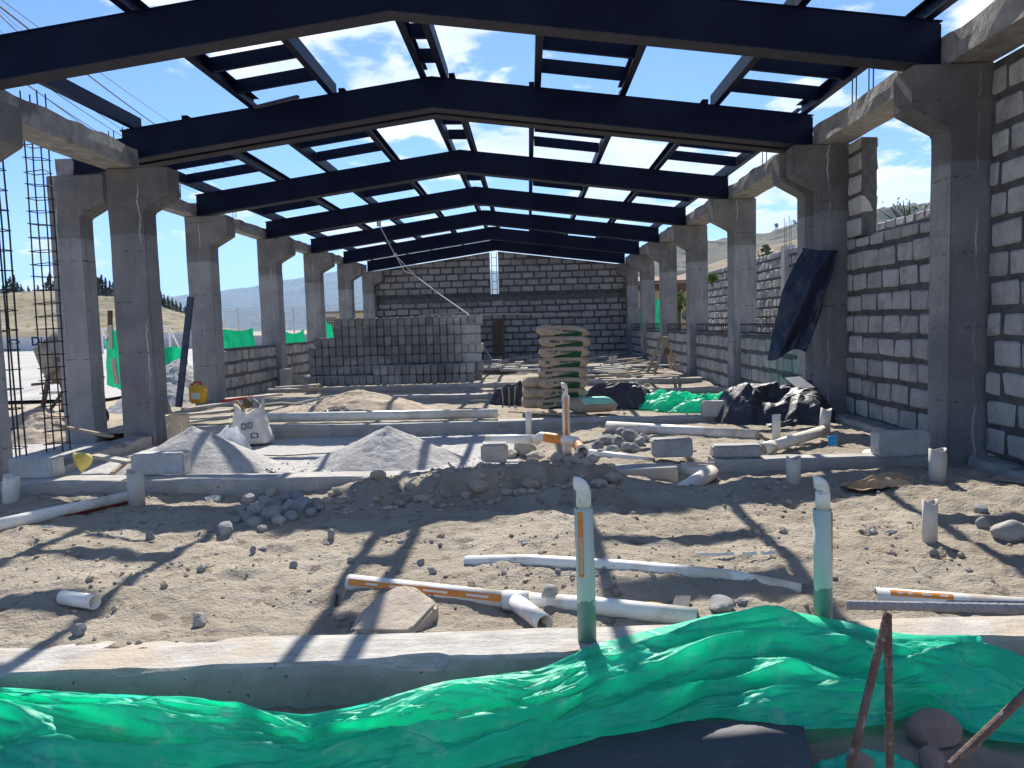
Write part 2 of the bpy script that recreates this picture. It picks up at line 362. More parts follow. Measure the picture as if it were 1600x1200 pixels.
class MB:
    def __init__(self): self.v = []; self.f = []; self.mi = []; self.n = 0

    def add(self, vs, fs, mi=0):
        o = self.n; self.v.append(np.asarray(vs, float).reshape(-1, 3)); self.n += len(self.v[-1])
        for f in fs: self.f.append([i+o for i in f])
        self.mi += [mi]*len(fs); return self

    def hexa(self, p, mi=0):
        return self.add(p, [(0, 3, 2, 1), (4, 5, 6, 7), (0, 1, 5, 4), (1, 2, 6, 5), (2, 3, 7, 6), (3, 0, 4, 7)], mi)

    def box(self, x0, x1, y0, y1, z0, z1, mi=0):
        return self.hexa([(x0, y0, z0), (x1, y0, z0), (x1, y1, z0), (x0, y1, z0), (x0, y0, z1), (x1, y0, z1), (x1, y1, z1), (x0, y1, z1)], mi)

    def bar(self, a, b, w, h, mi=0, roll=0.):
        a, b = Vector(a), Vector(b); d = (b-a).normalized()
        up = Vector((0, 0, 1)) if abs(d.z) < .95 else Vector((0, 1, 0))
        s = d.cross(up).normalized(); u = s.cross(d)
        if roll: s, u = s*math.cos(roll)+u*math.sin(roll), u*math.cos(roll)-s*math.sin(roll)
        P = []
        for q in (a, b):
            for i, j in ((-1, -1), (1, -1), (1, 1), (-1, 1)): P.append(q+s*w/2*i+u*h/2*j)
        return self.hexa([P[0], P[1], P[2], P[3], P[4], P[5], P[6], P[7]], mi)

    def tube(self, path, r, n=8, cap=True, mi=0, hollow=0., saddle0=0., saddle1=0.):
        P = [Vector(p) for p in path]; k = len(P)
        rr = list(r) if hasattr(r, '__len__') else [r]*k
        T = [(P[min(i+1, k-1)]-P[max(i-1, 0)]).normalized() for i in range(k)]
        u = T[0].orthogonal().normalized() if abs(T[0].z) < .9 else Vector((1, 0, 0))
        V = []; U = []
        for i in range(k):
            u = (u-T[i]*u.dot(T[i])).normalized(); w = T[i].cross(u); U.append((u.copy(), w))

        def ring(i, rad):
            out = []
            for j in range(n):
                a = 2*math.pi*j/n
                sh = 0
                if i == 0 and saddle0: sh = -saddle0*abs(math.cos(a))**1.5
                if i == k-1 and saddle1: sh = saddle1*abs(math.cos(a))**1.5
                out.append(P[i]+(U[i][0]*math.cos(a)+U[i][1]*math.sin(a))*rad+T[i]*sh)
            return out
        fs = []
        for i in range(k): V += ring(i, rr[i])
        for i in range(k-1):
            for j in range(n): fs.append((i*n+j, i*n+(j+1) % n, (i+1)*n+(j+1) % n, (i+1)*n+j))
        if hollow:
            o = len(V)
            for i in range(k): V += ring(i, rr[i]-hollow)
            for i in range(k-1):
                for j in range(n): fs.append((o+i*n+(j+1) % n, o+i*n+j, o+(i+1)*n+j, o+(i+1)*n+(j+1) % n))
            for j in range(n):
                q = (j+1) % n
                fs.append((q, j, o+j, o+q)); e = (k-1)*n; fs.append((e+j, e+q, o+e+q, o+e+j))
        elif cap:
            fs.append(tuple(range(n))[::-1]); fs.append(tuple(range((k-1)*n, k*n)))
        return self.add(V, fs, mi)

    def lathe(self, prof, c=(0, 0, 0), n=20, axis=None, mi=0):
        V = []; A = Matrix.Identity(3) if axis is None else Vector((0, 0, 1)).rotation_difference(Vector(axis)).to_matrix()
        for r, z in prof:
            for j in range(n):
                a = 2*math.pi*j/n; V.append(Vector(c)+A @ Vector((r*math.cos(a), r*math.sin(a), z)))
        fs = []
        for i in range(len(prof)-1):
            for j in range(n): fs.append((i*n+j, i*n+(j+1) % n, (i+1)*n+(j+1) % n, (i+1)*n+j))
        return self.add(V, fs, mi)

    def grid(self, P, mi=0, wrap=False):
        a, b = P.shape[:2]
        fs = [(i*b+j, i*b+(j+1) % b, (i+1)*b+(j+1) % b, (i+1)*b+j) for i in range(a-1) for j in range(b if wrap else b-1)]
        return self.add(P.reshape(-1, 3), fs, mi)

    def prism(self, poly, y0, y1, mi=0):
        """polygon in XZ extruded along Y"""
        n = len(poly)
        V = [(x, y0, z) for x, z in poly]+[(x, y1, z) for x, z in poly]
        fs = [tuple(range(n)), tuple(range(2*n-1, n-1, -1))]+[(i, i+n, (i+1) % n+n, (i+1) % n) for i in range(n)]
        return self.add(V, fs, mi)

    def build(self, name, mats, parent=None, loc=None, smooth=False, bevel=0., bseg=2, solid=0.):
        me = bpy.data.meshes.new(name)
        V = np.concatenate(self.v)
        if parent is not None: o0 = ORIG[parent.name]
        else:
            if loc is None:
                mn, mx = V.min(0), V.max(0); loc = ((mn[0]+mx[0])/2, (mn[1]+mx[1])/2, mn[2])
            o0 = np.array(loc, float)
        me.from_pydata((V-o0).tolist(), [], self.f)
        mats = mats if isinstance(mats, (list, tuple)) else [mats]
        for q in mats: me.materials.append(q)
        if len(mats) > 1: me.polygons.foreach_set('material_index', self.mi)
        bm = bmesh.new(); bm.from_mesh(me)
        bmesh.ops.recalc_face_normals(bm, faces=bm.faces)
        if bevel: bmesh.ops.bevel(bm, geom=bm.edges[:], offset=bevel, segments=bseg, affect='EDGES', clamp_overlap=True)
        bm.to_mesh(me); bm.free()
        if smooth: me.polygons.foreach_set('use_smooth', [True]*len(me.polygons))
        me.update()
        ob = bpy.data.objects.new(name, me); COL.objects.link(ob)
        if parent is not None: ob.parent = parent
        else: ob.location = loc
        ORIG[ob.name] = o0
        if solid:
            md = ob.modifiers.new('thick', 'SOLIDIFY'); md.thickness = solid
        return ob


def tag(o, label, cat, group=None):
    o['label'] = label; o['category'] = cat
    if group: o['group'] = group
    return o


def struct(o, kind='structure'): o['kind'] = kind; return o


def thing(name, label, cat, loc, group=None):
    o = bpy.data.objects.new(name, None); COL.objects.link(o); o.location = loc; o.empty_display_size = .1
    ORIG[o.name] = np.array(loc, float); return tag(o, label, cat, group)


def copy_obj(o, loc=None, rot=None):
    c = o.copy(); COL.objects.link(c)
    if loc is not None: c.location = loc
    if rot is not None: c.rotation_euler = rot
    ORIG[c.name] = np.array(c.location)
    for ch in o.children:
        d = ch.copy(); COL.objects.link(d); d.parent = c
        for g in ch.children:
            e = g.copy(); COL.objects.link(e); e.parent = d
    return c


# ------------------------------------------------------------------ terrain
K1Z = -.12                              # top of the near footing
def k1f(X): return 2.97+.044*X         # its front and back edge
def k1b(X): return 3.26+.024*X


def smooth(a, b, x):
    t = np.clip((np.asarray(x, float)-a)/(b-a), 0, 1); return t*t*(3-2*t)


PITS = [(RNG.uniform(-4, 3.6), RNG.uniform(3.1, 6.2), RNG.uniform(.03, .11), RNG.uniform(.5, 1.6), RNG.uniform(0, 3.14), RNG.uniform(-.036, .024)) for _ in range(560)]


def floor_z(X, Y, fine=True):
    X = np.asarray(X, float); Y = np.asarray(Y, float)
    # yard side in front of the near footing
    out = -.30+.02*fbm(X*2, Y*2, s=3)
    # sand bed between first and second footing
    bed = -.145+.055*smooth(3.3, 4.1, Y)+.05*fbm(X*.9, Y*.9, s=5, o=3)
    bed = bed+.075*np.exp(-((X+.2)/1.15)**2-((Y-5.75)/.42)**2)
    edge = 5.72+.22*fbm(X*1.7, X*0, 0, 71, 3)+.05*fbm(X*9, X*0, 0, 72, 2)
    bw = smooth(-1.75, -1.2, X)*smooth(.80, .50, X)
    bed = bed+bw*(.10*smooth(0, .07, Y-edge)*(1-.5*smooth(.25, .8, Y-edge))+.05*fbm(X*5.5, Y*5.5, 0, 73, 4, .6, True)*np.exp(-((Y-edge)/.25)**2))
    bed = bed-.07*bw*np.exp(-((Y-edge+.10)/.12)**2)
    bed = bed+.06*np.exp(-((X-1.9)/.9)**2-((Y-5.6)/.4)**2)+.05*np.exp(-((X-2.9)/.6)**2-((Y-5.4)/.5)**2)
    bed = bed-.11*np.exp(-((X+.95)/.14)**2-((Y-5.75)/.22)**2)-.08*np.exp(-((X+.1)/.9)**2-((Y-5.35)/.14)**2)
    bed = bed-.08*np.exp(-((X-1.3)/.3)**2-((Y-6.1)/.3)**2)-.05*np.exp(-((X+2.6)/1.3)**2-((Y-6.0)/.25)**2)
    # fill between second and third footing: gravel left, sand right
    mid = -.15+.02*fbm(X*1.5, Y*1.5, s=8)+.10*smooth(-.1, .8, X)+.05*np.exp(-((X-.6)/.6)**2-((Y-7.0)/.4)**2)
    z = np.where(Y < 3.1, out, bed)
    w = smooth(6.35, 6.75, Y); z = z*(1-w)+mid*w
    if fine:
        sa = smooth(-.3, .6, X)*(Y > 6.5)+(Y <= 6.5)
        z = z+(.021*fbm(X*5, Y*5, s=11, o=4, g=.55)+.012*fbm(X*15, Y*15, s=12, o=3, g=.6)+.010*np.maximum(0, fbm(X*9, Y*9, s=14, o=3)-.15)*3)*(.35+.65*sa)
        for px, py, r, st, an, dz in PITS:
            c, s = math.cos(an), math.sin(an)
            msk = (np.abs(X-px) < r*3.2) & (np.abs(Y-py) < r*3.2)
            if not np.any(msk): continue
            dx, dy = X-px, Y-py
            e = np.exp(-((dx*c+dy*s)/r)**2-((-dx*s+dy*c)/(r*.6*st))**2)
            z = z+np.where(msk, dz*e, 0)
    return z


def fz(x, y): return float(floor_z(np.array([x]), np.array([y]))[0])


def build_ground():
    # one sheet out to the horizon, lowered where the floor fills lie over it
    ax = np.concatenate([-np.geomspace(6000, 7, 30), np.linspace(-6.4, 6.4, 14), np.geomspace(7, 6000, 30)])
    ay = np.concatenate([-np.geomspace(6000, 3, 20), np.linspace(-2, 34, 37), np.geomspace(36, 6000, 34)])
    X, Y = np.meshgrid(ax, ay, indexing='ij')
    inside = (np.abs(X+1) < 6.0) & (Y > -1.5) & (Y < 28)
    Z = np.where(inside, -.62, -.27+.03*fbm(X*.3, Y*.3, s=2))
    b = MB(); b.grid(np.stack([X, Y, Z], -1)); struct(b.build('ground', M['ground'], loc=(0, 0, 0), smooth=True))
    # sand floor in the two front bays
    xs = np.concatenate([np.linspace(-6.6, -4.6, 30, endpoint=False), np.arange(-4.6, 4.2, .024), np.linspace(4.2, 5.4, 12)])
    ys = np.concatenate([np.arange(-.6, 2, .1), np.arange(2, 6.8, .021), np.arange(6.8, 9.62, .04)])
    X, Y = np.meshgrid(xs, ys, indexing='ij'); Z = floor_z(X, Y)
    b = MB(); b.grid(np.stack([X, Y, Z], -1))
    wob = .25*fbm(X*1.2, Y*1.2, s=21)
    cx = (X[:-1, :-1]+X[1:, 1:])/2; cy = (Y[:-1, :-1]+Y[1:, 1:])/2; w = wob[:-1, :-1]
    mi = np.where((cy > 6.5) & (cx < -.15+w), 1, np.where(cy < 3.1, 2, 0))
    b.mi = mi.reshape(-1).tolist()
    struct(b.build('sand_floor', [M['sand'], M['gravel'], M['earth']], loc=(0, 0, 0), smooth=True))
    # rear floor
    xs = np.arange(-6.2, 4.3, .07); ys = np.concatenate([np.arange(9.6, 17, .07), np.arange(17, 28, .16)])
    X, Y = np.meshgrid(xs, ys, indexing='ij')
    Z = -.05+.035*fbm(X*.8, Y*.8, s=31)+.018*fbm(X*4, Y*4, s=32)-.10*smooth(15.2, 14.6, Y)*smooth(13.6, 14.2, Y)*.4
    b = MB(); b.grid(np.stack([X, Y, Z], -1)); struct(b.build('rear_floor', M['sand'], loc=(0, 0, 0), smooth=True))
    # pale sports yard outside on the left
    xs = -np.geomspace(9.5, 160, 40)[::-1]; ys = np.geomspace(17, 84, 30)
    X, Y = np.meshgrid(xs, ys, indexing='ij'); b = MB(); b.grid(np.stack([X, Y, X*0-.2], -1))
    struct(b.build('yard', M['yard'], loc=(0, 0, 0)))


build_ground()


# ------------------------------------------------------------------ hills and mountains (solid ground forms far outside)
def hill(name, pts, dist, depth, mat, base_z, seed, amp, terr=0., tag_=None, n=150, mm=40):
    """pts: outline (px x, px y) seen at distance dist; the ridge stands there and falls to both sides"""
    px = np.array([p[0] for p in pts], float); py = np.array([p[1] for p in pts], float)
    R = np.array([at(x, y, Y=dist) for x, y in zip(np.linspace(px[0], px[-1], n), np.interp(np.linspace(px[0], px[-1], n), px, py))])
    t = np.linspace(-1, 1, mm)
    X = np.repeat(R[:, :1], mm, 1); Y = R[:, 1:2]+t[None]*depth
    X = X*(Y/dist)
    prof = (1-np.abs(t))**1.0
    Z = base_z+(R[:, 2:3]-base_z)*prof[None]
    nz = fbm(X/depth*4+seed, Y/depth*4, s=seed, o=6, g=.55)
    Z = Z+amp*nz*(.15+prof[None]*.85)*(1-np.exp(-((t[None])/.12)**2)*.6)
    if terr: Z = Z+ (np.floor(Z/terr+.9*nz)*terr-Z)*.40
    b = MB(); b.grid(np.stack([X, Y, Z], -1))
    return b.build(name, mat, loc=(float(R[:, 0].mean()), dist, base_z), smooth=not terr)


struct(hill('far_mountain', [(60, 480), (160, 468), (245, 462), (330, 455), (390, 447), (430, 436), (470, 430), (530, 420), (620, 405), (760, 420), (980, 440)], 9000, 3500, M['hill_far'], -60, 3, 160))
struct(hill('terraced_hill', [(-260, 470), (-60, 462), (0, 461), (60, 456), (100, 455), (150, 462), (200, 466), (250, 478), (290, 490), (330, 504), (380, 514)], 190, 95, M['hill'], -.6, 5, 2.6, n=260, mm=120))
struct(hill('dry_mountainside', [(940, 430), (1010, 400), (1040, 384), (1105, 374), (1185, 357), (1270, 342), (1355, 331), (1420, 318), (1470, 308), (1560, 290), (1750, 275)], 1500, 900, M['hill_far'], -20, 8, 55, n=200, mm=80))
struct(hill('near_slope', [(980, 470), (1060, 432), (1105, 415), (1137, 405), (1185, 388), (1250, 370), (1350, 352), (1470, 338), (1700, 320)], 260, 130, M['hill'], -1, 12, 3.0, n=260, mm=120))

# ------------------------------------------------------------------ steel roof
XR, XLF, XLR, XRG = 3.42, -4.86, -5.65, -1.084
YS = {1: 6.558, 2: 9.40, 20: 9.70, 3: 13.276, 4: 16.784, 5: 20.228, 6: 23.778, 7: 27.27}


def roof_top(x): return 4.172-.603*(abs(x-XRG)/(XR-XRG) if x > XRG else abs(x-XRG)/(XRG-XLR))


RD = .369
ORD = ['first', 'second', 'third', 'fourth', 'fifth', 'sixth', 'seventh', 'eighth', 'ninth', 'tenth']


def rafter(y, xl, xr, label):
    t = thing('steel_rafter', label, 'rafter', (XRG, y+.09, roof_top(XRG)-RD), 'navy steel roof rafters')

    def band(d0, d1, y0, y1, ex=0.):
        b = MB(); V = []
        for x in (xl-ex, XRG, xr+ex):
            zt = roof_top(x)
            V += [(x, y0, zt-d1), (x, y1, zt-d1), (x, y1, zt-d0), (x, y0, zt-d0)]
        fs = [(0, 1, 2, 3), (8, 11, 10, 9)]
        for k in (0, 4):
            for j in range(4): fs.append((k+j, k+4+j, k+4+(j+1) % 4, k+(j+1) % 4))
        return b.add(V, fs)
    band(.010, RD-.012, y, y+.18).build('web', M['steel'], t)
    band(0, .010, y-.012, y+.192, .02).build('top_flange', M['steel'], t)
    band(RD-.012, RD, y-.004, y+.186).build('bottom_flange', M['steel_under'], t)
    b = MB(); x = xr+.004; zt = roof_top(xr); b.box(xr, xr+.012, y-.004, y+.184, zt-RD+.02, zt-.03); b.build('end_plate', M['steel'], t)
    return t


rafter(YS[1], XLF, XR, 'nearest navy steel rafter, largest, crossing the top of the picture')
rafter(YS[2], XLF, XR, 'second navy steel rafter from the front, first of the close pair')
rafter(YS[20], XLR, XR, 'navy steel rafter close behind the second one, only its lower edge showing')
rafter(YS[3], XLR, XR, 'navy steel rafter next behind the close pair of rafters')
rafter(YS[4], XLR, XR, 'navy steel rafter second behind the close pair of rafters')
rafter(YS[5], XLR, XR, 'navy steel rafter third behind the close pair, rope crossing in front')
rafter(YS[6], XLR, XR, 'navy steel rafter next to last before the far block wall')
rafter(YS[7], XLR, XR, 'navy steel rafter farthest back, lying against the far block wall')

PF = [-4.70, -3.29, -2.27, -1.21, -.90, .15, 1.22, 2.27, 3.36]
PR = [-5.45, -4.25, -3.33, -2.27, -1.21, -.90, .15, 1.20, 2.27, 3.36]
BAYS = [(3.0, YS[1]+.09, PF), (YS[1]+.1, YS[2]+.17, PF), (YS[20]+.01, YS[3]+.09, PR), (YS[3]+.1, YS[4]+.09, PR),
        (YS[4]+.1, YS[5]+.09, PR), (YS[5]+.1, YS[6]+.09, PR), (YS[6]+.1, YS[7]+.17, PR)]
BAYN = ['in the nearest roof bay', 'in the second roof bay', 'in the third roof bay', 'in the fourth roof bay',
        'in the fifth roof bay', 'in the sixth roof bay', 'in the farthest roof bay']
for bi, (y0, y1, PX) in enumerate(BAYS):
    for i, x in enumerate(PX):
        z = roof_top(x)+.001; h, w = .155, .068
        s = 1 if (i % 2) else -1
        b = MB()
        b.box(x-.005, x+.005, y0, y1, z, z+h)
        b.box(min(x, x+s*w), max(x, x+s*w), y0+.002, y1-.002, z+.0005, z+.008)
        b.box(min(x, x+s*w), max(x, x+s*w), y0+.002, y1-.002, z+h-.008, z+h-.0005)
        b.box(x+s*w-.004, x+s*w+.004, y0+.004, y1-.004, z+.001, z+.02)
        tag(b.build('roof_purlin', M['steel']), f'dark steel roof purlin {BAYN[bi]}, {ORD[i]} from the left', 'purlin', 'steel roof purlins')
    prs = [(a, c) for a, c in zip(PX[:-1], PX[1:])]
    prs = prs[1::2] if PX is PF else prs[0::2]
    nm = ['leftmost', 'inner left', 'ridge', 'inner right', 'rightmost'] if PX is PR else ['left', 'ridge', 'inner right', 'rightmost']
    for pi, (xa, xb) in enumerate(prs):
        for k in (1, 2, 3):
            y = y0+(y1-y0)*k/4+.02
            za, zb = roof_top(xa), roof_top(xb)
            b = MB(); e = .012
            b.hexa([(xa+e, y, za+.012), (xb-e, y, zb+.012), (xb-e, y+.05, zb+.012), (xa+e, y+.05, za+.012),
                    (xa+e, y, za+.158), (xb-e, y, zb+.158), (xb-e, y+.05, zb+.158), (xa+e, y+.05, za+.158)])
            w = ['nearest', 'middle', 'farthest'][k-1]
            tag(b.build('purlin_strut', M['steel']), f'{w} short dark strut joining the {nm[pi]} purlin pair {BAYN[bi]}', 'strut', 'struts between roof purlins')
# a loose board left on the second rafter
p0, p1 = at(398, 168, Y=9.2), at(466, 151, Y=9.0)
b = MB(); b.bar(p0, p1, .05, .03); tag(b.build('loose_board', M['iron']), 'loose narrow board lying on top of the second rafter, left half', 'board')


# ------------------------------------------------------------------ concrete columns and edge beams
def column(side, xi, y0, y1, label, w=.34, tip=.32, zt=3.19, zb=-.2, rough=.006, mat='column'):
    o = -side
    xo = xi+side*w; t = xi+o*tip
    poly = [(xo, zb), (xi, zb), (xi, 2.68), (t, 2.86), (t, zt), (xo, zt)]
    # cut the shaft into steps so its edges can waver a little
    P = []
    for (a, b_) in zip(poly, poly[1:]+poly[:1]):
        n = max(1, int(max(abs(a[0]-b_[0]), abs(a[1]-b_[1]))/.14))
        for k in range(n): P.append((a[0]+(b_[0]-a[0])*k/n, a[1]+(b_[1]-a[1])*k/n))
    if side < 0: P = P[::-1]
    b = MB(); n = len(P); sd = int(y0*100) % 97+(5 if side > 0 else 0)
    V = []
    for yy in (y0, y1):
        for x, z in P: V.append((x+rough*float(vn(z*4, yy*3, x*3, sd)), yy+rough*float(vn(z*4, x*5, yy*3, sd+1)), z))
    fs = [tuple(range(n)), tuple(range(2*n-1, n-1, -1))]+[(i, i+n, (i+1) % n+n, (i+1) % n) for i in range(n)]
    b.add(V, fs)
    ob = b.build('concrete_column', M[mat], loc=((xi+xo)/2-side*.04, y0, zb))
    bm = bmesh.new(); bm.from_mesh(ob.data)
    ed = [e for e in bm.edges if e.is_manifold and e.calc_face_angle(0) > .5]
    bmesh.ops.bevel(bm, geom=ed, offset=.012, segments=2, affect='EDGES'); bm.to_mesh(ob.data); bm.free()
    return tag(ob, label, 'column', 'concrete columns with corbels')


CI = 3.47
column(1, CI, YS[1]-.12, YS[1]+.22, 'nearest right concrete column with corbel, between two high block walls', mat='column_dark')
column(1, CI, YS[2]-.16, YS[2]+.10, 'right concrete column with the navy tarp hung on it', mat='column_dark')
column(1, CI-.03, YS[20]-.05, YS[20]+.26, 'right concrete column close behind the one with the hung navy tarp', rough=.004)
nmR = ['right concrete column first beyond the hung tarp, green tint near its foot', 'right concrete column second beyond the hung tarp',
       'right concrete column third beyond the hung tarp, behind the stepladder', 'right concrete column fourth beyond the hung tarp', 'right concrete column in the far corner by the gable wall']
for k, l in zip((3, 4, 5, 6, 7), nmR): column(1, CI, YS[k]-.1, YS[k]+.26, l, w=.40)
LIF, LIR = -4.57, -5.42
column(-1, LIF-.11, YS[1]-.14, YS[1]+.2, 'left concrete column cut by the picture edge, beside a thin rebar cage', w=.44)
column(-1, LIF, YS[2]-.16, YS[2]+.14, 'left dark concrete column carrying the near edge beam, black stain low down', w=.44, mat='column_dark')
column(-1, LIR-.10, YS[20]-.16, YS[20]+.12, 'left outermost concrete column next to the tall rebar cage and mixer', w=.40)
nmL = ['left concrete column with the iron pole leaning on it', 'left concrete column second beyond the leaning pole', 'left concrete column third beyond the leaning pole, behind the block stack',
       'left concrete column fourth beyond the leaning pole', 'left concrete column in the far corner by the gable wall']
for k, l in zip((3, 4, 5, 6, 7), nmL): column(-1, LIR, YS[k]-.1, YS[k]+.26, l, w=.42)


def edge_beam(x0, x1, y0, y1, z0, z1, label, sd):
    n = max(6, int((y1-y0)/.16)); b = MB(); R = []
    for i in range(n+1):
        y = y0+(y1-y0)*i/n
        j = [.012*float(vn(y*3.1, q*7., 0, sd)) for q in range(8)]
        jt = .02*float(vn(y*4.3, 3., 0, sd+2)); jb = .008*float(vn(y*2.3, 5., 0, sd+3))
        R.append([(x0+j[0]*.4, y, z0+jb), (x1+j[1]*.4, y, z0+jb), (x1+j[2], y, (z0+z1)/2), (x1+j[3], y, z1+jt), ((x0+x1)/2, y, z1+jt+j[4]), (x0+j[5], y, z1+jt), (x0+j[6], y, (z0+z1)/2)])
    A = np.array(R); b.grid(A, wrap=True)
    b.f += [list(range(7)), [n*7+q for q in range(7)][::-1]]; b.mi += [0, 0]
    return tag(b.build('edge_beam', M['edge_concrete']), label, 'beam', 'concrete edge beams on the column tops')


edge_beam(3.44, 3.80, 2.6, YS[1]+.05, 3.195, 3.43, 'rough concrete edge beam above the nearest high block wall, top right', 1)
edge_beam(3.44, 3.80, YS[1]+.06, YS[2]+.0, 3.195, 3.41, 'rough concrete edge beam between the two nearest right columns', 2)
for q, (a, c) in enumerate(((20, 3), (3, 4), (4, 5), (5, 6), (6, 7))):
    n_ = ['first', 'second', 'third', 'fourth', 'fifth'][q]
    edge_beam(3.44, 3.84, YS[a]+.0, YS[c]-.01, 3.195, 3.41, f'{n_} right concrete edge beam beyond the hung navy tarp', 3+q)
    edge_beam(-5.88, -5.67, YS[a]+.0, YS[c]-.01, 3.195, 3.41, f'{n_} left concrete edge beam beyond the close pair of left columns', 13+q)
edge_beam(-5.06, -4.66, 4.4, YS[2]-.02, 3.195, 3.43, 'near left concrete edge beam running from the picture edge to the dark column', 23)

# starter bars sticking out of the edge beams
sb = [(3.50, 5.45), (3.50, 5.68), (3.50, 7.95), (3.50, 8.05), (3.50, 8.35), (3.50, 8.45), (3.50, 11.4), (3.50, 11.6), (3.50, 15), (3.50, 18.6),
      (-4.85, 6.9), (-4.9, 7.05), (-4.85, 7.2), (-4.92, 7.32), (-5.75, 11.0), (-5.78, 11.2), (-5.75, 12.9), (-5.76, 15.2), (-5.78, 15.4), (-5.76, 18.8)]
for i, (x, y) in enumerate(sb):
    b = MB(); b.tube([(x, y, 3.36), (x+.005, y+.01, 3.68+.1*((i*7) % 3)/2)], .007, 6)
    tag(b.build('starter_bar', M['rebar']), 'thin rebar end standing up from the ' + ('right' if x > 0 else 'left') + ' concrete edge beam', 'rebar', 'rebar ends on the ' + ('right' if x > 0 else 'left') + ' edge beam')


# ------------------------------------------------------------------ block walls
def unit_block():
    bm = bmesh.new(); bmesh.ops.create_cube(bm, size=1)
    bmesh.ops.bevel(bm, geom=bm.edges[:], offset=.05, segments=1, affect='EDGES')
    bm.verts.ensure_lookup_table(); bm.verts.index_update()
    v = np.array([x.co[:] for x in bm.verts]); f = [[q.index for q in p.verts] for p in bm.faces]; bm.free(); return v, f


UV_, UF_ = unit_block()


def block_geo(b, s0, s1, z0, z1, t0, t1, o, u, n, rng, jit=.012):
    c = rng.uniform(-jit, jit, (2, 2, 2, 3))
    size = np.array([s1-s0, t1-t0, z1-z0])
    v = UV_.copy()
    # keep the bevel about 1.5 cm whatever the block size
    a = np.abs(v); lo = .45
    bev = .016/size
    v = np.sign(v)*np.where(a > lo+1e-4, .5, .5-bev)
    w = v+.5
    d = 0
    for i in (0, 1):
        for j in (0, 1):
            for k in (0, 1):
                ww = (w[:, 0] if i else 1-w[:, 0])*(w[:, 1] if j else 1-w[:, 1])*(w[:, 2] if k else 1-w[:, 2])
                d = d+ww[:, None]*c[i, j, k]
    p = v*size+np.array([(s0+s1)/2, (t0+t1)/2, (z0+z1)/2])+d
    o, u, n = np.array(o), np.array(u), np.array(n)
    W_ = o+p[:, :1]*u+p[:, 1:2]*n+p[:, 2:3]*np.array([0, 0, 1.])
    b.add(W_, UF_)


def block_wall(label, o, u, n, L, z0, ztop, thick=.2, ch=.24, bl=.40, gap=.03, seed=1, holes=(), bands=(), mat='block', mortar='mortar_light', top_mortar=True, name='block_wall', group=None, off=0., stag=.5):
    """o: start of the visible face, u: along it, n: into the wall"""
    rng = np.random.default_rng(seed)
    t = thing(name, label, 'wall', tuple(np.array(o)+np.array(u)*L/2+np.array(n)*thick/2+np.array([0, 0, z0])), group)
    B = MB(); k = 0; z = z0+.012
    zt = ztop if callable(ztop) else (lambda s: ztop)
    zmax = max(zt(s) for s in np.linspace(0, L, 40))
    while z < zmax-.03:
        if any(b0-.02 < z < b1-.02 for b0, b1 in bands): z += ch; continue
        s = -((k % 2)*stag+off)*(bl+gap)+rng.uniform(-.03, .03)*(stag > 0)
        bh = ch-gap-.012
        while s < L:
            l = bl+rng.uniform(-.02, .025)
            a, c = max(s, .006), min(s+l, L-.006)
            if c-a > .06:
                top = min(z+bh+rng.uniform(-.006, .006), min(zt(a), zt(c))-.012)
                parts = [(a, c)]
                for h0, h1, hz0, hz1 in holes:
                    q = []
                    for (a_, c_) in parts:
                        if z < hz1 and z+bh > hz0 and a_ < h1 and c_ > h0:
                            if h0-a_ > .05: q.append((a_, h0))
                            if c_-h1 > .05: q.append((h1, c_))
                        else: q.append((a_, c_))
                    parts = q
                for a_, c_ in parts:
                    if top-z > .05: block_geo(B, a_, c_, z, top, .0, thick, o, u, n, rng)
            s += l+gap+rng.uniform(-.006, .008)
        z += ch; k += 1
    B.build('blocks', M[mat], t)
    Mo = MB(); cuts = sorted({0., L, *[h for q in holes for h in q[:2]]}); sN = []
    for a, c in zip(cuts[:-1], cuts[1:]):
        hz = [(h[2], h[3]) for h in holes if h[0] <= a+1e-6 and h[1] >= c-1e-6]
        rngs = [(z0, None)] if not hz else [(z0, hz[0][0])]
        if hz and hz[0][1] < 90: rngs.append((hz[0][1], None))
        for za, zb in rngs:
            ns = max(1, int((c-a)/.5)); rows = []
            for i in range(ns+1):
                s = a+(c-a)*i/ns; tz = (zt(s)-.02) if zb is None else zb
                r = [(.016, za), (thick-.016, za), (thick-.016, tz), (.016, tz)]
                rows.append([tuple(np.array(o)+np.array(u)*s+np.array(n)*d+np.array([0, 0, zz])) for d, zz in r])
            Mo.grid(np.array(rows), wrap=True); k0 = Mo.n-len(rows)*4
            Mo.f += [[k0, k0+1, k0+2, k0+3], [Mo.n-1, Mo.n-2, Mo.n-3, Mo.n-4]]; Mo.mi += [0, 0]
    Mo.build('mortar', M[mortar], t)
    return t


WX = 3.76
block_wall('high grey block wall nearest on the right, reaching up to the edge beam', (WX, 2.4, 0), (0, 1, 0), (1, 0, 0), YS[1]-.14-2.4, .02, 3.19, seed=3, mortar='mortar', bl=.335, gap=.042)
block_wall('grey block wall between the two nearest right columns, open above', (WX, YS[1]+.24, 0), (0, 1, 0), (1, 0, 0), YS[2]-.18-YS[1]-.24, .02, 2.07, seed=4, mortar='mortar', bl=.325, gap=.042)
